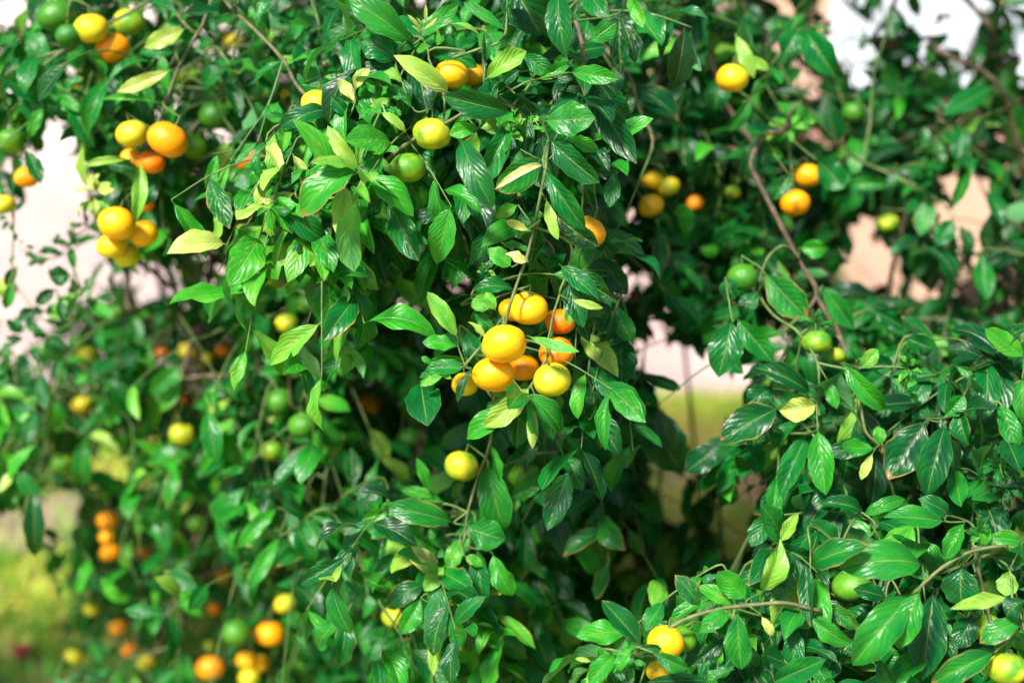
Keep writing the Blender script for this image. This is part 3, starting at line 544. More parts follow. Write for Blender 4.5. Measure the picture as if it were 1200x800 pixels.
# ---------------------------------------------------------------- leaf geometry
def leaf_mesh(L, nu, nv, name):
    """L: dict of arrays B, T, N, W(half width), fold, curl, wave, twist, age, rnd"""
    B, T, N = (np.array(L[k]) for k in 'BTN'); n = len(B)
    A = {k: np.array(L[k])[:, None, None] for k in ('W', 'fold', 'curl', 'wave', 'twist', 'age', 'rnd')}
    ax = T-B; ln = np.linalg.norm(ax, axis=1)[:, None, None]; X = nrm(ax)
    N = nrm(N-(N*X).sum(1, keepdims=True)*X); Y = np.cross(N, X)
    u = np.linspace(0, 1, nu+1)[None, :, None]; v = np.linspace(-1, 1, nv+1)[None, None, :]
    ub = np.clip((u-.09)/.91, 0, 1)
    prof = ub**(.50+.22*A['rnd'])*(1-ub)**(.56+.2*((A['rnd']*7.3) % 1))*(1+.2*np.sin(2.6*ub)); prof = prof/prof.max(axis=1, keepdims=True)*(1-.5*np.exp(-((1-ub)/.08)))
    prof = np.maximum(prof, .035*(u < .12)+.004)
    wd = A['W']*prof*(1+.05*np.sin(u*23+A['rnd']*40))
    th = A['curl']*(.5-u); k = np.linspace(0, 1, nu+1)
    cz = np.cumsum(np.sin(th[:, :, 0]), 1)/(nu); cx = np.cumsum(np.cos(th[:, :, 0]), 1)/nu
    cx = cx-cx[:, :1]; cz = cz-cz[:, :1]
    # bring the curve's end back onto the chord
    ang = np.arctan2(cz[:, -1], cx[:, -1]); s = np.hypot(cx[:, -1], cz[:, -1])
    c_, s_ = np.cos(-ang)[:, None], np.sin(-ang)[:, None]
    xx = (cx*c_-cz*s_)/s[:, None]; zz = (cx*s_+cz*c_)/s[:, None]
    xx = xx[:, :, None]*ln; zz = zz[:, :, None]*ln
    av = np.abs(v)
    fy = v*wd*np.cos(A['fold']*(.6+.4*av)); fz = av*wd*np.sin(A['fold'])-(av**2)*wd*.35*np.sin(A['fold'])
    fz = fz+A['wave']*wd*(av**1.6)*np.sin(u*(9+6*A['rnd'])+A['rnd']*30+v*1.3)
    tw = A['twist']*(u-.5); y2 = fy*np.cos(tw)-fz*np.sin(tw); z2 = fy*np.sin(tw)+fz*np.cos(tw)
    V = B[:, None, None, :]+X[:, None, None, :]*(xx+0*v)[..., None]+Y[:, None, None, :]*y2[..., None]+N[:, None, None, :]*(z2+zz)[..., None]
    per = (nu+1)*(nv+1)
    i = (np.arange(nu)[:, None]*(nv+1)+np.arange(nv)[None]).ravel()
    q = np.stack([i, i+nv+1, i+nv+2, i+1], -1)
    Q = (np.arange(n)[:, None, None]*per+q[None]).reshape(-1, 4)
    uv = np.stack(np.broadcast_arrays(u+0*v, v*.5+.5+0*u), -1).reshape(1, per, 2).repeat(n, 0).reshape(-1, 2)
    return mesh_np(name, V.reshape(-1, 3), Q, 4, {'age': np.repeat(A['age'].ravel(), per), 'rnd': np.repeat(A['rnd'].ravel(), per)}, uv)
def newL(): return {k: [] for k in ('B', 'T', 'N', 'W', 'fold', 'curl', 'wave', 'twist', 'age', 'rnd')}
def addL(L, B, T, N, W, fold=.35, curl=.6, wave=.1, twist=.2, age=.15):
    for k, v in zip(('B', 'T', 'N', 'W', 'fold', 'curl', 'wave', 'twist', 'age', 'rnd'), (B, T, N, W, fold, curl, wave, twist, age, random.random())): L[k].append(v)
def joinL(ls):
    o = newL()
    for l in ls:
        for k in o: o[k] += l[k]
    return o
def tubes(chains, name, sides=6):
    """chains: list of (points Nx3, radii N) -> one mesh"""
    V, Q, G = [], [], []; off = 0
    for pts, rr in chains:
        pts = np.asarray(pts, float); rr = np.asarray(rr, float); m = len(pts)
        if m < 2: continue
        sd_ = sides if rr.max() < .008 else 12
        tg = nrm(np.gradient(pts, axis=0)); ref = np.array([.31, .83, .2]); a = nrm(np.cross(tg, ref)); b = np.cross(tg, a)
        th = np.arange(sd_)/sd_*2*math.pi
        bumpy = 1+.10*np.sin(np.arange(m)*2.4+off)[:, None]+.06*np.cos(th*3+off)[None]
        ring = pts[:, None]+(rr[:, None]*bumpy)[..., None]*(np.cos(th)[None, :, None]*a[:, None]+np.sin(th)[None, :, None]*b[:, None])
        V.append(ring.reshape(-1, 3)); G.append(np.repeat(np.clip(1.75-rr/.0018, 0, .85), sd_))
        i = np.arange(m-1)[:, None]*sd_+np.arange(sd_)[None]; j = np.arange(m-1)[:, None]*sd_+((np.arange(sd_)+1) % sd_)[None]
        Q.append((np.stack([i, j, j+sd_, i+sd_], -1).reshape(-1, 4))+off); off += m*sd_
    return mesh_np(name, np.concatenate(V), np.concatenate(Q), 4, {'green': np.concatenate(G)})
def smooth_path(pts, k=4):
    pts = np.asarray(pts, float)
    if len(pts) < 3: return pts
    pad = np.vstack([2*pts[0]-pts[1], pts, 2*pts[-1]-pts[-2]]); out = []
    for i in range(1, len(pad)-2):
        p0, p1, p2, p3 = pad[i-1:i+3]
        for t_ in np.linspace(0, 1, k, endpoint=False):
            out.append(.5*((2*p1)+(p2-p0)*t_+(2*p0-5*p1+4*p2-p3)*t_**2+(3*p1-p0-3*p2+p3)*t_**3))
    out.append(pts[-1]); return np.array(out)

# ---------------------------------------------------------------- the trees
FR = np.array([(f[0], f[1], f[2]/2, f[3]) for f in FRUIT])
FC = np.array([P(f[0], f[1], f[3]) for f in FRUIT]); FC_R = FR[:, 2]/F*FR[:, 3]
LIGHT = np.array(sdir); UP = np.array([0, 0, 1.])
def leaf_dirs(tdir, k, droop):
    """axis and normal of the k-th leaf of a twig running along tdir"""
    a = nrm(np.cross(tdir, UP+rng.normal(0, .2, 3))); b = np.cross(tdir, a)
    ph = k*2.4+rng.normal(0, .4); out = a*math.cos(ph)+b*math.sin(ph)
    ax = nrm(out*.9+tdir*.45-UP*droop+CAMDIR*.15+rng.normal(0, .33, 3))
    N = nrm(UP*.75+CAMDIR*.65+LIGHT*.3+out*.25+rng.normal(0, .5, 3))
    return ax, N
class Tree:
    def __init__(s, base, crotch, limbs):
        s.base = np.array(base); s.pos = [np.array(crotch)]; s.par = [-1]; s.limb = [-1]; s.rmin = [.0]
        s.arr = np.zeros((30000, 3)); s.done = 0; s.nl = len(limbs)
        for li, pts in enumerate(limbs):
            prev = 0
            for p in smooth_path([crotch]+list(pts), 3)[1:]:
                s.pos.append(p); s.par.append(prev); s.limb.append(li); s.rmin.append(.0022); prev = len(s.pos)-1
        s.leaves = [newL() for _ in limbs]; s.hero = [newL() for _ in limbs]
    def attach(s, p, rmin=.0008, chain=None):
        """joins P to the nearest node that does not cross an opening; CHAIN: further points hung on it"""
        p = np.array(p, float); n_ = len(s.pos)
        if n_ > len(s.arr): s.arr = np.vstack([s.arr, np.zeros((30000, 3))])
        if s.done < n_: s.arr[s.done:n_] = np.array(s.pos[s.done:n_]); s.done = n_
        A = s.arr[1:n_]; c = np.linalg.norm(A-p, axis=1)+.35*np.maximum(0, np.linalg.norm(A-s.arr[0], axis=1)-np.linalg.norm(p-s.arr[0]))
        idx = np.argpartition(c, 7)[:7]
        tt = np.linspace(.1, .9, 6)[None, :, None]; px, py, dd = proj(A[idx][:, None]*(1-tt)+p*tt)
        pen = .5*in_gap(px.ravel(), py.ravel()).reshape(px.shape).mean(1)
        hit = (((px[..., None]-FR[:, 0])**2+(py[..., None]-FR[:, 1])**2 < (FR[:, 2]*.9)**2) & (dd[..., None] < FR[:, 3])).any((1, 2))
        best = int(idx[np.argmin(c[idx]+pen+.3*hit)])+1
        q0 = s.pos[best]; ln = np.linalg.norm(p-q0); m = int(ln/.07); prev = best
        if m > 0:
            bow = rng.normal(0, .045, 3)*ln; bow[2] = -abs(bow[2])*.6+.05*ln
            for k in range(1, m+1):
                t_ = k/(m+1); s.pos.append(q0*(1-t_)+p*t_+bow*4*t_*(1-t_)*.6+rng.normal(0, .004, 3)); s.par.append(prev); s.limb.append(s.limb[best]); s.rmin.append(rmin); prev = len(s.pos)-1
                for side in (0, 1):
                    B = s.pos[-1]; ax, N = leaf_dirs(nrm(p-q0), k*2+side, rng.uniform(.1, .9)); L_ = rng.uniform(.04, .075); Tp = B+ax*L_
                    gx, gy, gd = proj(np.array([B, (B+Tp)/2, Tp]))
                    if in_gap(gx, gy).any() or (((gx[:, None]-FR[:, 0])**2+(gy[:, None]-FR[:, 1])**2 < (FR[:, 2]+9)**2) & (gd[:, None] < FR[:, 3]+.03)).any(): continue
                    addL(s.leaves[s.limb[best]] if gd[0] > 1.98 else s.hero[s.limb[best]], B, Tp, N, L_*rng.uniform(.19, .26), rng.uniform(.1, .8), rng.uniform(-.2, 1.6), rng.uniform(.04, .25), rng.normal(0, .4), float(np.clip(rng.normal(.2, .1), 0, 1)))
        s.pos.append(p); s.par.append(prev); s.limb.append(s.limb[best]); s.rmin.append(rmin); cur = len(s.pos)-1
        for q in (chain if chain is not None else []):
            s.pos.append(np.array(q)); s.par.append(cur); s.limb.append(s.limb[cur]); s.rmin.append(rmin); cur = len(s.pos)-1
        return cur
    def build(s, name, label):
        root = tag(empty(name, tuple(s.base)), label, 'tree')
        n = len(s.pos); cnt = np.ones(n); ch = [[] for _ in range(n)]
        for i in range(n-1, 0, -1): cnt[s.par[i]] += cnt[i]; ch[s.par[i]].append(i)
        xs, _, dep = proj(np.array(s.pos)); cap = np.clip(.0015+.016*(dep-2.2), .0015, .024); cap = np.where(xs < 150, np.minimum(cap, .002), cap)
        rad = np.maximum(np.minimum(.0008*cnt**.46, cap), s.rmin)
        for i in range(1, n):
            if s.limb[i] >= 0 and s.par[i] > 0: rad[i] = min(rad[i], rad[s.par[i]]*1.0) if s.rmin[i] < .001 else rad[i]
        chains = [[] for _ in range(s.nl)]
        seen = set()
        for i in range(1, n):
            if i in seen: continue
            path = [i]; seen.add(i)
            while ch[path[-1]]:
                nx = max(ch[path[-1]], key=lambda k: cnt[k])
                if nx in seen: break
                path.append(nx); seen.add(nx)
            full = [s.par[i]]+path; pts = np.array([s.pos[k] for k in full]); rr = np.array([min(rad[full[0]], rad[path[0]]*1.2)]+[rad[k] for k in path])
            sp = smooth_path(pts, 4) if len(pts) > 2 else np.array([pts[0]*(1-t_)+pts[1]*t_-UP*(.12*t_*(1-t_)*np.linalg.norm(pts[1]-pts[0])) for t_ in (0, .25, .5, .75, 1)])
            r2 = np.interp(np.linspace(0, 1, len(sp)), np.linspace(0, 1, len(rr)), rr)
            chains[s.limb[i]].append((sp, r2))
        # trunk with a flared foot
        c = s.pos[0]; b = s.base; ts = np.linspace(0, 1, 12)[:, None]
        tp = b*(1-ts)+c*ts+np.array([.03, .02, 0])*np.sin(ts*5); tr = .05*(1+.5*np.exp(-ts[:, 0]*9))*(1-.35*ts[:, 0])
        link('trunk', tubes([(tp-ML*0, tr)], 'trunk', 14), root, M_BARK)
        for li in range(s.nl):
            if not chains[li]: continue
            br = link('branch', tubes(chains[li], 'branch', 6), root, M_BARK)
            for L, nu, nv in ((s.hero[li], 14, 8), (s.leaves[li], 6, 4)):
                if not L['B']: continue
                lv = link('leaves', leaf_mesh(L, nu, nv, 'leaves'), br, M_LEAF)
                lv.matrix_parent_inverse = Matrix.Identity(4)
        return root
A_CR = P(560, 430, 3.05); B_CR = P(1165, 330, 2.75)
A_BASE = P(600, 700, 3.1); A_BASE[2] = 0; B_BASE = P(1120, 560, 2.85); B_BASE[2] = 0
TA = Tree(A_BASE, A_CR, [
  [P(500,300,2.9),P(400,180,2.6),P(330,60,2.5)], [P(600,300,2.7),P(640,120,2.2),P(660,20,2.0)], [P(420,380,2.8),P(250,300,2.6),P(120,200,2.5),P(60,80,2.3)],
  [P(430,480,2.8),P(300,480,2.6),P(150,430,2.7),P(60,470,2.7)], [P(480,600,2.7),P(330,650,2.7),P(180,680,2.8)], [P(640,420,2.6),P(690,250,2.4),P(760,120,2.4),P(800,0,2.4)],
  [P(560,560,2.6),P(540,640,2.3),P(530,720,2.2)], [P(700,540,2.7),P(730,640,2.7)], [P(560,200,3.1),P(540,-50,3.1),P(480,-250,3.2)], [P(300,250,3.2),P(150,0,3.1),P(0,-200,3.2)]])
TB = Tree(B_BASE, B_CR, [
  [P(1205,260,2.7),P(1240,120,2.7),P(1220,-80,2.8)], [P(1110,380,2.6),P(1043,395,2.45),P(1045,320,2.4),P(1065,215,2.3),P(1010,190,2.25),P(940,120,2.2),P(890,30,2.2)],
  [P(1120,420,2.5),P(1060,470,2.2),P(990,480,2.0)], [P(1190,420,2.3),P(1185,480,2.0),P(1170,560,1.9)], [P(1170,560,2.3),P(1120,640,1.95),P(1060,690,1.8)],
  [P(1090,560,2.5),P(990,620,2.1),P(940,690,1.85),P(870,740,1.9)], [P(1235,350,2.6),P(1200,200,2.4),P(1170,100,2.35),P(1100,60,2.4)], [P(1240,300,3.0),P(1300,0,3.1),P(1150,-250,3.1)]])
def tree_at(px, py): return TB if px > 835+(30 if py > 540 else 0) or (px > 690 and py > 690) or (px > 800 and py > 300) else TA

# twigs that show, then the hand-set leaves' footings, then the rest
for pts, d, r in TW:
    w_ = [P(x, y, d+.012*i*0) for i, (x, y) in enumerate(pts)]
    T_ = tree_at(*pts[len(pts)//2]); T_.attach(w_[0], r/1000, w_[1:])
for bx, by, tx, ty, wpx, d, dz, roll, age in sorted(H, key=lambda h: h[5], reverse=True):
    T_ = tree_at(bx, by); B = P(bx, by, d); ln = math.hypot(tx-bx, ty-by)/F*d
    dz = dz+rng.uniform(-.1, .28)*ln; Tp = P(tx, ty, d-dz); ax = nrm(Tp-B)
    view = nrm(ML-B); N = nrm(view-(view@ax)*ax)
    q = np.array(Matrix.Rotation(R(roll+rng.normal(0, 7)), 3, Vector(ax))) @ N
    if q[2] < -.15: q = np.array(Matrix.Rotation(R(-roll), 3, Vector(ax))) @ N
    i = T_.attach(B, .0009)
    c = rng.uniform(.2, 1.9)*(1 if rng.random() < .85 else -.5); fold = rng.uniform(.15, .95)
    addL(T_.hero[T_.limb[i]], B, Tp, q, wpx/F*d*.5*1.0, fold, c, rng.uniform(.08, .30), rng.normal(0, .5), age)
for cx, cy, d, r, n, lp, age in BUNCH:
    if not n: continue
    T_ = tree_at(cx, cy); i = T_.attach(P(cx, cy, d+.01), .0008)
    for k in range(n):
        a = rng.uniform(0, 2*math.pi); rr = r*math.sqrt(rng.uniform(0, 1))*.6
        B = P(cx+rr*math.cos(a), cy+rr*math.sin(a), d+rng.uniform(-.01, .01)); dr = nrm(M3@np.array([math.cos(a), -math.sin(a)+rng.normal(0, .3), rng.uniform(-.3, .8)]))
        addL(T_.hero[T_.limb[i]], B, B+dr*lp/F*d*rng.uniform(.7, 1.2), nrm(CAMDIR+UP*.6+rng.normal(0, .4, 3)), lp/F*d*.24, .5, rng.uniform(.5, 1.8), .3, rng.normal(0, .5), np.clip(age+rng.normal(0, .09), 0, 1))

# fruit stalk ends hang on the wood too; the fruit themselves come further down
STALK = []
for k, (x, y, wd, d, rp, pa, lab) in enumerate(FRUIT):
    rad = wd/F*d/2; c = P(x, y, d); tilt = nrm(UP+np.array([rng.normal(0, .28), abs(rng.normal(0, .22)), 0]))
    if (x, y) == (591, 403): tilt = nrm(UP+np.array([-.05, .55, 0]))
    if (x, y) == (619, 361): tilt = nrm(UP+np.array([.1, -.25, 0]))
    top = c+tilt*(rad*.80+.012); STALK.append((c, rad, tilt, top))
    T_ = tree_at(x, y); T_.attach(top, .0011)

SPR = []
def sprays(px0, px1, py0, py1, n, dfun, big=1.0, gaps=True):
    for _ in range(n):
        px, py = rng.uniform(px0, px1), rng.uniform(py0, py1)
        SPR.append((px, py, dfun(px, py), big, gaps))
def fd(px, py):
    c, d0 = cell(px, py); return d0+rng.exponential(.30)*1.0+rng.uniform(0, .06)
for i in range(16):
    for j in range(24):
        c = int(DENS[i][j])
        n = {9: 5, 8: 4.2, 7: 3.2, 6: 2.6, 5: 2, 4: 1.5, 3: 1, 2: .7, 1: .35, 0: 0}[c]
        n = int(n)+(rng.random() < n-int(n))
        sprays(j*50, j*50+50, i*50-25, i*50+25, n, fd)
        if c == 9:   # the inner leaves behind
            sprays(j*50, j*50+50, i*50-25, i*50+25, 1+(rng.random() < .6), lambda a, b: cell(a, b)[1]+.7+rng.uniform(0, .5), 1.15)
# the near sprays: x0, x1, y0, y1, how many, depths
for x0, x1, y0, y1, n, d0, d1, ag in NEAR:
    for _ in range(n): SPR.append((rng.uniform(x0, x1), rng.uniform(y0, y1), rng.uniform(d0, d1), .8, ag))
# the crown goes on above and beside the picture
sprays(-350, 1500, -620, -30, 620, lambda a, b: rng.uniform(2.15, 3.7), 1.35, False)
sprays(-350, -30, -100, 700, 150, lambda a, b: rng.uniform(2.3, 3.2), 1.2, False)
sprays(1230, 1550, -100, 850, 170, lambda a, b: rng.uniform(1.9, 3.2), 1.2, False)
sprays(350, 1300, 830, 1000, 60, lambda a, b: rng.uniform(1.9, 2.8), 1.1, False)
cr = {id(TA): TA.pos[0], id(TB): TB.pos[0]}
items = []
for px, py, d, big, gaps in SPR:
    T_ = tree_at(px, py); p = P(px, py, d)
    if p[2] < .12: continue
    items.append((np.linalg.norm(p-T_.pos[0]), px, py, d, big, gaps))
items.sort(key=lambda a: a[0])
nleaf = 0
for _, px, py, d, big, gaps in items:
    T_ = tree_at(px, py); p = P(px, py, d)
    dr = nrm(np.array([rng.normal(0, .6), rng.normal(-.35, .45), rng.normal(-.45, .4)])+(p-T_.pos[0])*.25)
    ln = rng.uniform(.10, .24)*big; m = 4
    w_ = [p+dr*ln*t_-UP*(.35*ln*t_*t_) for t_ in np.linspace(0, 1, m)]
    if gaps:
        gx, gy, gd = proj(np.array(w_))
        if in_gap(gx, gy).any() and rng.random() < .9: w_ = [p, p+dr*.03]; ln = .03
    vs = rng.normal(0, .065); zone = .17+vs
    if gaps and px < 420 and py > 280: zone += .05
    if px > 700 and py < 420: zone -= .03
    if gaps is not True and gaps: zone = gaps+vs
    acc = []; last = .1
    for k in range(int(ln/.0165*(.75 if big > 1.1 else 1))+2):
        t_ = min(1, (k+.6)*.0165/max(ln, .05)*(1.33 if big > 1.1 else 1)); B = p+dr*ln*t_-UP*(.35*ln*t_*t_)
        tdir = nrm(dr-UP*.7*t_); ax, N = leaf_dirs(tdir, k, rng.uniform(-.1, .9))
        L_ = rng.uniform(.046, .090)*(1.25 if big > 1.1 else 1)*(.82 if px < 330 and gaps is True else 1); Tp = B+ax*L_
        if gaps:
            gx, gy, gd = proj(np.array([B, (B+Tp)/2, Tp]))
            ig = in_gap(gx, gy)
            if px > 930 and py < 330 and rng.random() < .16: ig[:] = False
            o_ = 7 if px < 150 else 6 if px < 900 else 3
            if ig[1] or (ig.any() and rng.random() < .7) or (in_gap(gx[1]-o_, gy[1]-o_) | in_gap(gx[1]+o_, gy[1]+o_))[0]: continue
            c, d0 = cell(gx[1], gy[1])
            if c < 6 and rng.random() > c/7+.15: continue
            if gaps is True and gd[1] < d0-.12 and -20 < gx[1] < 1220: continue
            hit = ((gx[:, None]-FR[:, 0])**2+(gy[:, None]-FR[:, 1])**2 < (FR[:, 2]+9)**2) & (gd[:, None] < FR[:, 3]+.03)
            if hit.any(): continue
            dv = (B+Tp)/2-FC; al = dv@LIGHT; pe = np.linalg.norm(dv-al[:, None]*LIGHT, axis=1)
            if ((al > 0) & (al < .55) & (pe < FC_R*1.25+.012)).any() and rng.random() < .85: continue
        if not gaps:
            gx, gy, gd = proj(np.array([B, (B+Tp)/2, Tp]))
            if in_gap(gx, gy).any() or ((gx > -25) & (gx < 1225) & (gy > 20)).any(): continue
        if Tp[2] < .03: continue
        age = np.clip(zone+rng.normal(0, .10)+(.35 if rng.random() < .06 else 0), 0, 1)
        last = t_; acc.append((B, Tp, N, L_*rng.uniform(.2, .27), age))
    if not acc: continue
    kx = max(1, min(m, int(math.ceil(m*last))))
    i = T_.attach(w_[0], .0007, w_[1:kx])
    L = T_.leaves[T_.limb[i]] if (d > 1.98 or not gaps) else T_.hero[T_.limb[i]]
    for B, Tp, N, W, age in acc:
        addL(L, B, Tp, N, W*rng.uniform(.8, 1.05), rng.uniform(.1, .9), rng.uniform(-.4, 2.0), rng.uniform(.04, .28), rng.normal(0, .5), age); nleaf += 1
print('leaves', nleaf, 'nodes', len(TA.pos), len(TB.pos))
RA = TA.build('mandarin_tree', 'leafy mandarin tree whose fruit-laden branches hang in front of the bright paving')
RB = TB.build('mandarin_tree', 'mandarin tree with open dark limbs in front of the peach house wall')
RA['group'] = RB['group'] = 'mandarin trees'

# young yellow shoot at the top of the upper spray: a part of the tree
L = newL()
for bx, by, tx, ty, wpx in ((492,33,477,17,5.5),(499,28,499,5,5),(502,33,513,21,4.5),(496,32,488,21,4),(494,40,482,30,3.5),(497,36,506,27,4)):
    addL(L, P(bx,by,1.71), P(tx,ty,1.70), CAMDIR+UP*.4, wpx/F*1.71*.5, .5, .5, .1, .2, .80)
lv = link('young_shoot', leaf_mesh(L, 8, 4, 'young_shoot'), RA, M_LEAF); lv['label'] = 'bright yellow-green young shoot'

# extra thin stems rising from the ground between the trees
for k, (x0, y0, x1, y1, d, r) in enumerate(((735,560,742,720,2.9,.008),(815,540,818,700,3.0,.007),(705,560,690,660,3.1,.009),(760,700,745,560,2.7,.006))):
    b = P(x1, y1, d+.2); b[2] = 0; m_ = P(x0, y0, d); c = P(x0-40+20*k, y0-200, d-.15)
    sp = smooth_path([b, (b+m_)/2+np.array([.02, 0, 0]), m_, c], 6)
    link('stem', tubes([(sp, np.linspace(r, r*.5, len(sp)))], 'stem', 8), RA, M_BARK)

# ---------------------------------------------------------------- mandarins
def fruit_mesh(seed):
    rs = np.random.default_rng(seed); nu, nv = 48, 32
    th = np.linspace(0, math.pi, nv+1)[:, None]; ph = (np.arange(nu)/nu*2*math.pi)[None]
    h = rs.uniform(.77, .87); r = np.ones((nv+1, nu))
    for _ in range(5):
        a, b, p_ = rs.integers(1, 4), rs.integers(1, 4), rs.uniform(0, 6.28); r = r+rs.uniform(.006, .024)*np.sin(a*ph+p_)*np.sin(th)**1.5*np.cos(b*th+p_)
    r = r+.012*np.cos(ph*9+seed)*np.sin(th)**2*np.exp(-((th-.5)**2)*4)
    z = np.cos(th)*h*r-.085*np.exp(-(th/.20)**2)+.025*np.exp(-((th-.32)/.16)**2)-.0+.05*np.exp(-((th-math.pi)/.22)**2)
    rho = np.sin(th)**.93*r
    V = np.stack([rho*np.cos(ph), rho*np.sin(ph), z+0*ph], -1).reshape(-1, 3)
    i = np.arange(nv)[:, None]*nu+np.arange(nu)[None]; j = np.arange(nv)[:, None]*nu+((np.arange(nu)+1) % nu)[None]
    Q = np.stack([i, i+nu, j+nu, j], -1).reshape(-1, 4)
    me = mesh_np('mandarin', V*.0275, Q); me.materials.append(M_PEEL); me.polygons.foreach_set('use_smooth', np.ones(len(me.polygons), bool)); return me
FM = [fruit_mesh(s_) for s_ in (1, 2, 3, 4, 5)]
def calyx_mesh():
    """five-pointed star cup round the stalk"""
    V = [(0, 0, .0012)]; Q = []
    for ring, rr in enumerate((.0016, .0040, .0058)):
        for k in range(20):
            a = k/20*2*math.pi; star = 1+(.42*math.cos(5*a) if ring == 2 else .12*math.cos(5*a) if ring == 1 else 0)
            V.append((rr*star*math.cos(a), rr*star*math.sin(a), (.0016, .0006, -.0006)[ring]+(.0012*(math.cos(5*a) > .5) if ring == 2 else 0)))
    f = [[0, 1+k, 1+(k+1) % 20] for k in range(20)]
    for ring in range(2):
        for k in range(20): f.append([1+ring*20+k, 1+ring*20+20+k, 1+ring*20+20+(k+1) % 20, 1+ring*20+(k+1) % 20])
    me = bpy.data.meshes.new('calyx'); me.from_pydata(V, [], f); me.update(); me.materials.append(M_CALYX)
    for p_ in me.polygons: p_.use_smooth = True
    return me
CM = calyx_mesh()
stm = tubes([(np.array([(0, 0, -.001), (.0006, 0, .005), (.0002, .0004, .010), (0, 0, .0145)]), np.array([.0019, .0014, .0013, .0013]))], 'stalk', 8); stm.materials.append(M_BARK)
for p_ in stm.polygons: p_.use_smooth = True
proto = bpy.data.objects.new('mandarin', FM[0]); COL.objects.link(proto)
pc = bpy.data.objects.new('calyx', CM); pc.parent = proto; pc.location = (0, 0, .0208); COL.objects.link(pc)
ps = bpy.data.objects.new('stalk', stm); ps.parent = proto; ps.location = (0, 0, .0212); COL.objects.link(ps)
for k, ((x, y, wd, d, rp, pa, lab), (c, rad, tilt, top)) in enumerate(zip(FRUIT, STALK)):
    if k == 0: o, kids = proto, [pc, ps]
    else:
        o = proto.copy(); COL.objects.link(o); kids = []
        for src in (pc, ps):
            q = src.copy(); q.parent = o; COL.objects.link(q); kids.append(q)
    o.data = FM[k % 5]; s_ = rad/.0275; o.location = c
    o.rotation_mode = 'QUATERNION'
    o.rotation_quaternion = Vector(tilt).to_track_quat('Z', 'Y') @ Euler((0, 0, random.uniform(0, 6.28))).to_quaternion()
    o.scale = (s_, s_, s_); o.color = (rp, pa, random.random(), 1)
    tag(o, lab, 'mandarin', 'mandarins hanging in the trees')

# ---------------------------------------------------------------- ground cover and small things
def grass_material():
    t = NT('grass_blades'); a = t.attr('tint')
    return t.done(t.pbr(t.ramp(a, [(0, (.07, .34, .03)), (.45, (.26, .48, .04)), (.8, (.50, .46, .08)), (1, (.62, .42, .2))]), .7, None, .25))
n = 52000
n = 46000; X = rng.uniform(-3.4, 3.0, n); Yg = rng.uniform(2.6, 6.25, n)
keep = (1.1*(X < -.8)+np.sin(X*2.3+1)+np.cos(Yg*3.1)+np.sin(X*7+Yg*5)*.8+rng.normal(0, .8, n)) > -.35
X, Yg = X[keep], Yg[keep]; n = len(X)
a = rng.uniform(0, 6.28, n); h = rng.uniform(.02, .075, n); wv = rng.uniform(.003, .008, n); ln = rng.normal(0, .4, (n, 2))*h[:, None]
base = np.stack([X, Yg, np.full(n, .0)], -1); sx = np.stack([np.cos(a)*wv, np.sin(a)*wv, 0*a], -1)
V = np.stack([base-sx, base+sx, base+sx*.6+np.stack([ln[:, 0]*.4, ln[:, 1]*.4, h*.6], -1), base+np.stack([ln[:, 0], ln[:, 1], h], -1)], 1).reshape(-1, 3)
Q = np.arange(n*4).reshape(-1, 4)
tint = np.clip(.68-.48*(X < -.8)+.33*np.sin(X*2.9+Yg*2.3)*np.sin(X*1.1-Yg*3.1)+rng.normal(0, .22, n), 0, 1)
tag(link('grass', mesh_np('grass', V, Q, 4, {'tint': np.repeat(tint, 4)}), None, grass_material()), 'patchy green and straw coloured grass between the trees and the paving', 'grass', None, 'stuff')
# bare soil under the right tree
def blob(name, cx, cy, rx, ry, z, mat):
    V = [(cx, cy, z+.012)]; m = 40
    for ring, s_ in ((1, .6), (2, 1.)):
        for k in range(m):
            a_ = k/m*6.283; q = s_*(1+.12*math.sin(3*a_)+.08*math.sin(7*a_+1)); V.append((cx+rx*q*math.cos(a_), cy+ry*q*math.sin(a_), z+(.012 if ring == 1 else -.012)))
    f = [[0, 1+k, 1+(k+1) % m] for k in range(m)]+[[1+k, 1+m+k, 1+m+(k+1) % m, 1+(k+1) % m] for k in range(m)]
    me = bpy.data.meshes.new(name); me.from_pydata(V, [], f); me.update()
    return tag(link(name, me, None, mat), kind='structure')
blob('soil', 1.75, 4.6, .85, .75, .018, M_SOIL); blob('soil', -1.75, 4.6, .55, .35, .014, soft_material('dry_earth', (.24, .16, .10), (.40, .29, .21), 30, .95, .9, .02))

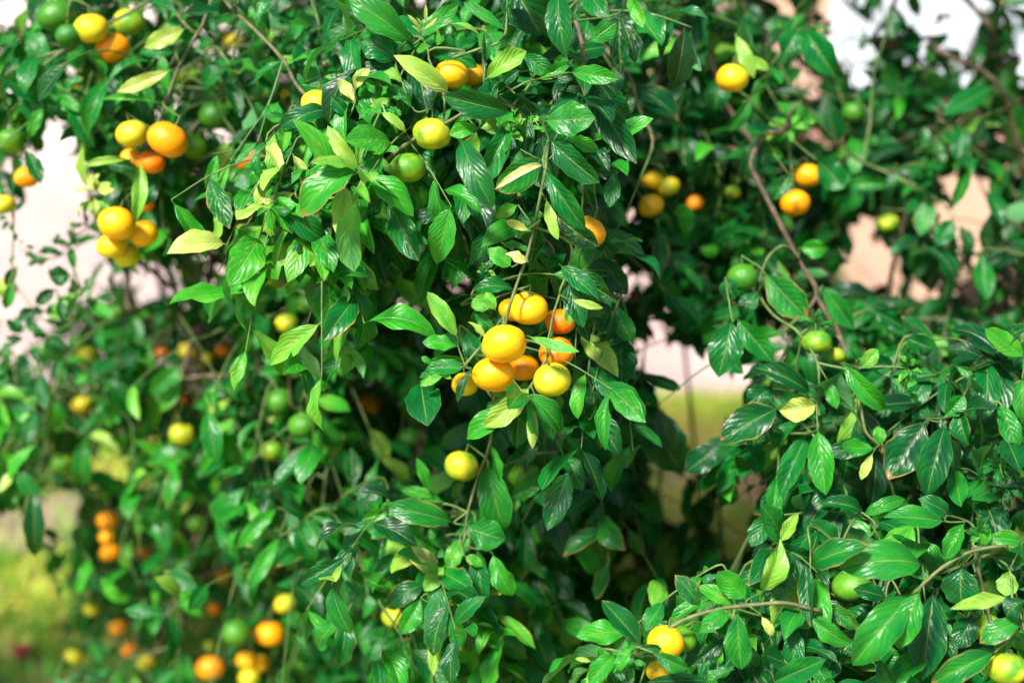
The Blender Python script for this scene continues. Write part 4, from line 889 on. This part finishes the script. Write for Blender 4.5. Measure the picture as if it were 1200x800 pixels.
def petal_flower(name, loc, size, col, label, cat):
    t = NT(name+'_petal'); m = t.done(t.pbr(t.ramp(t.noise(60, 2, t.obj()), [(.3, tuple(c*.8 for c in col)), (.7, col)]), .6))
    L = newL()
    for k in range(14):
        a_ = k*2.4; el = .3+.07*k; dr = np.array([math.cos(a_)*math.cos(el), math.sin(a_)*math.cos(el), math.sin(el)]); b_ = np.array(loc)
        addL(L, b_, b_+dr*size, UP+dr*-.2, size*.42, .5, -.9, .15, .1, .5)
    o = link(name, leaf_mesh(L, 6, 4, name), None, m); return tag(o, label, cat)
petal_flower('fallen_flower', (float(P(24,748,3.75)[0]), float(P(24,748,3.75)[1]), .02), .035, (.75, .08, .16), 'small crimson blossom lying in the grass at the lower left', 'flower')

# flowering shrub against the house, seen blurred between the upper right leaves
shb = empty('flowering_shrub', (1.55, 6.5, 0))
t = NT('red_stem'); M_RST = t.done(t.pbr(t.ramp(t.noise(30, 3, t.obj()), [(.3, (.42, .10, .06)), (.7, (.62, .22, .13))]), .7))
t = NT('pink_petal'); M_PNK = t.done(t.pbr(t.ramp(t.noise(40, 2, t.obj()), [(.3, (.75, .42, .40)), (.7, (.86, .62, .60))]), .6))
ch_ = []; heads = []
for px, py in ((948,104),(952,165),(975,165),(958,205),(963,240),(935,135),(985,190)):
    e = P(px, py, 6.6); b = np.array([1.55+rng.uniform(-.04, .04), 6.5, 0]); m_ = (b+e)/2+np.array([rng.uniform(-.05, .05), 0, .05])
    sp = smooth_path([b, m_, e], 6); ch_.append((sp, np.linspace(.022, .010, len(sp)))); heads.append(e)
st = tubes(ch_, 'stem', 8); link('stem', st, shb, M_RST)
for e in heads:
    L = newL()
    for k in range(16):
        a_ = k*2.4; el = -.2+.1*k; dr = np.array([math.cos(a_)*math.cos(el), math.sin(a_)*math.cos(el), math.sin(el)])
        addL(L, e, e+dr*.055, UP-dr*.4, .022, .5, -.8, .15, .1, .5)
    link('flower_head', leaf_mesh(L, 5, 4, 'flower_head'), shb, M_PNK)
L = newL()
for k in range(160):
    s_ = ch_[rng.integers(len(ch_))][0]; b_ = s_[rng.integers(2, len(s_))]; dr = nrm(rng.normal(0, 1, 3)); addL(L, b_, b_+dr*.09, UP+rng.normal(0, .4, 3), .018, .3, .5, .1, .2, rng.uniform(.05, .4))
link('leaves', leaf_mesh(L, 5, 2, 'leaves'), shb, M_LEAF)
tag(shb, 'shrub with reddish stems and pale pink flower heads against the house wall', 'shrub')
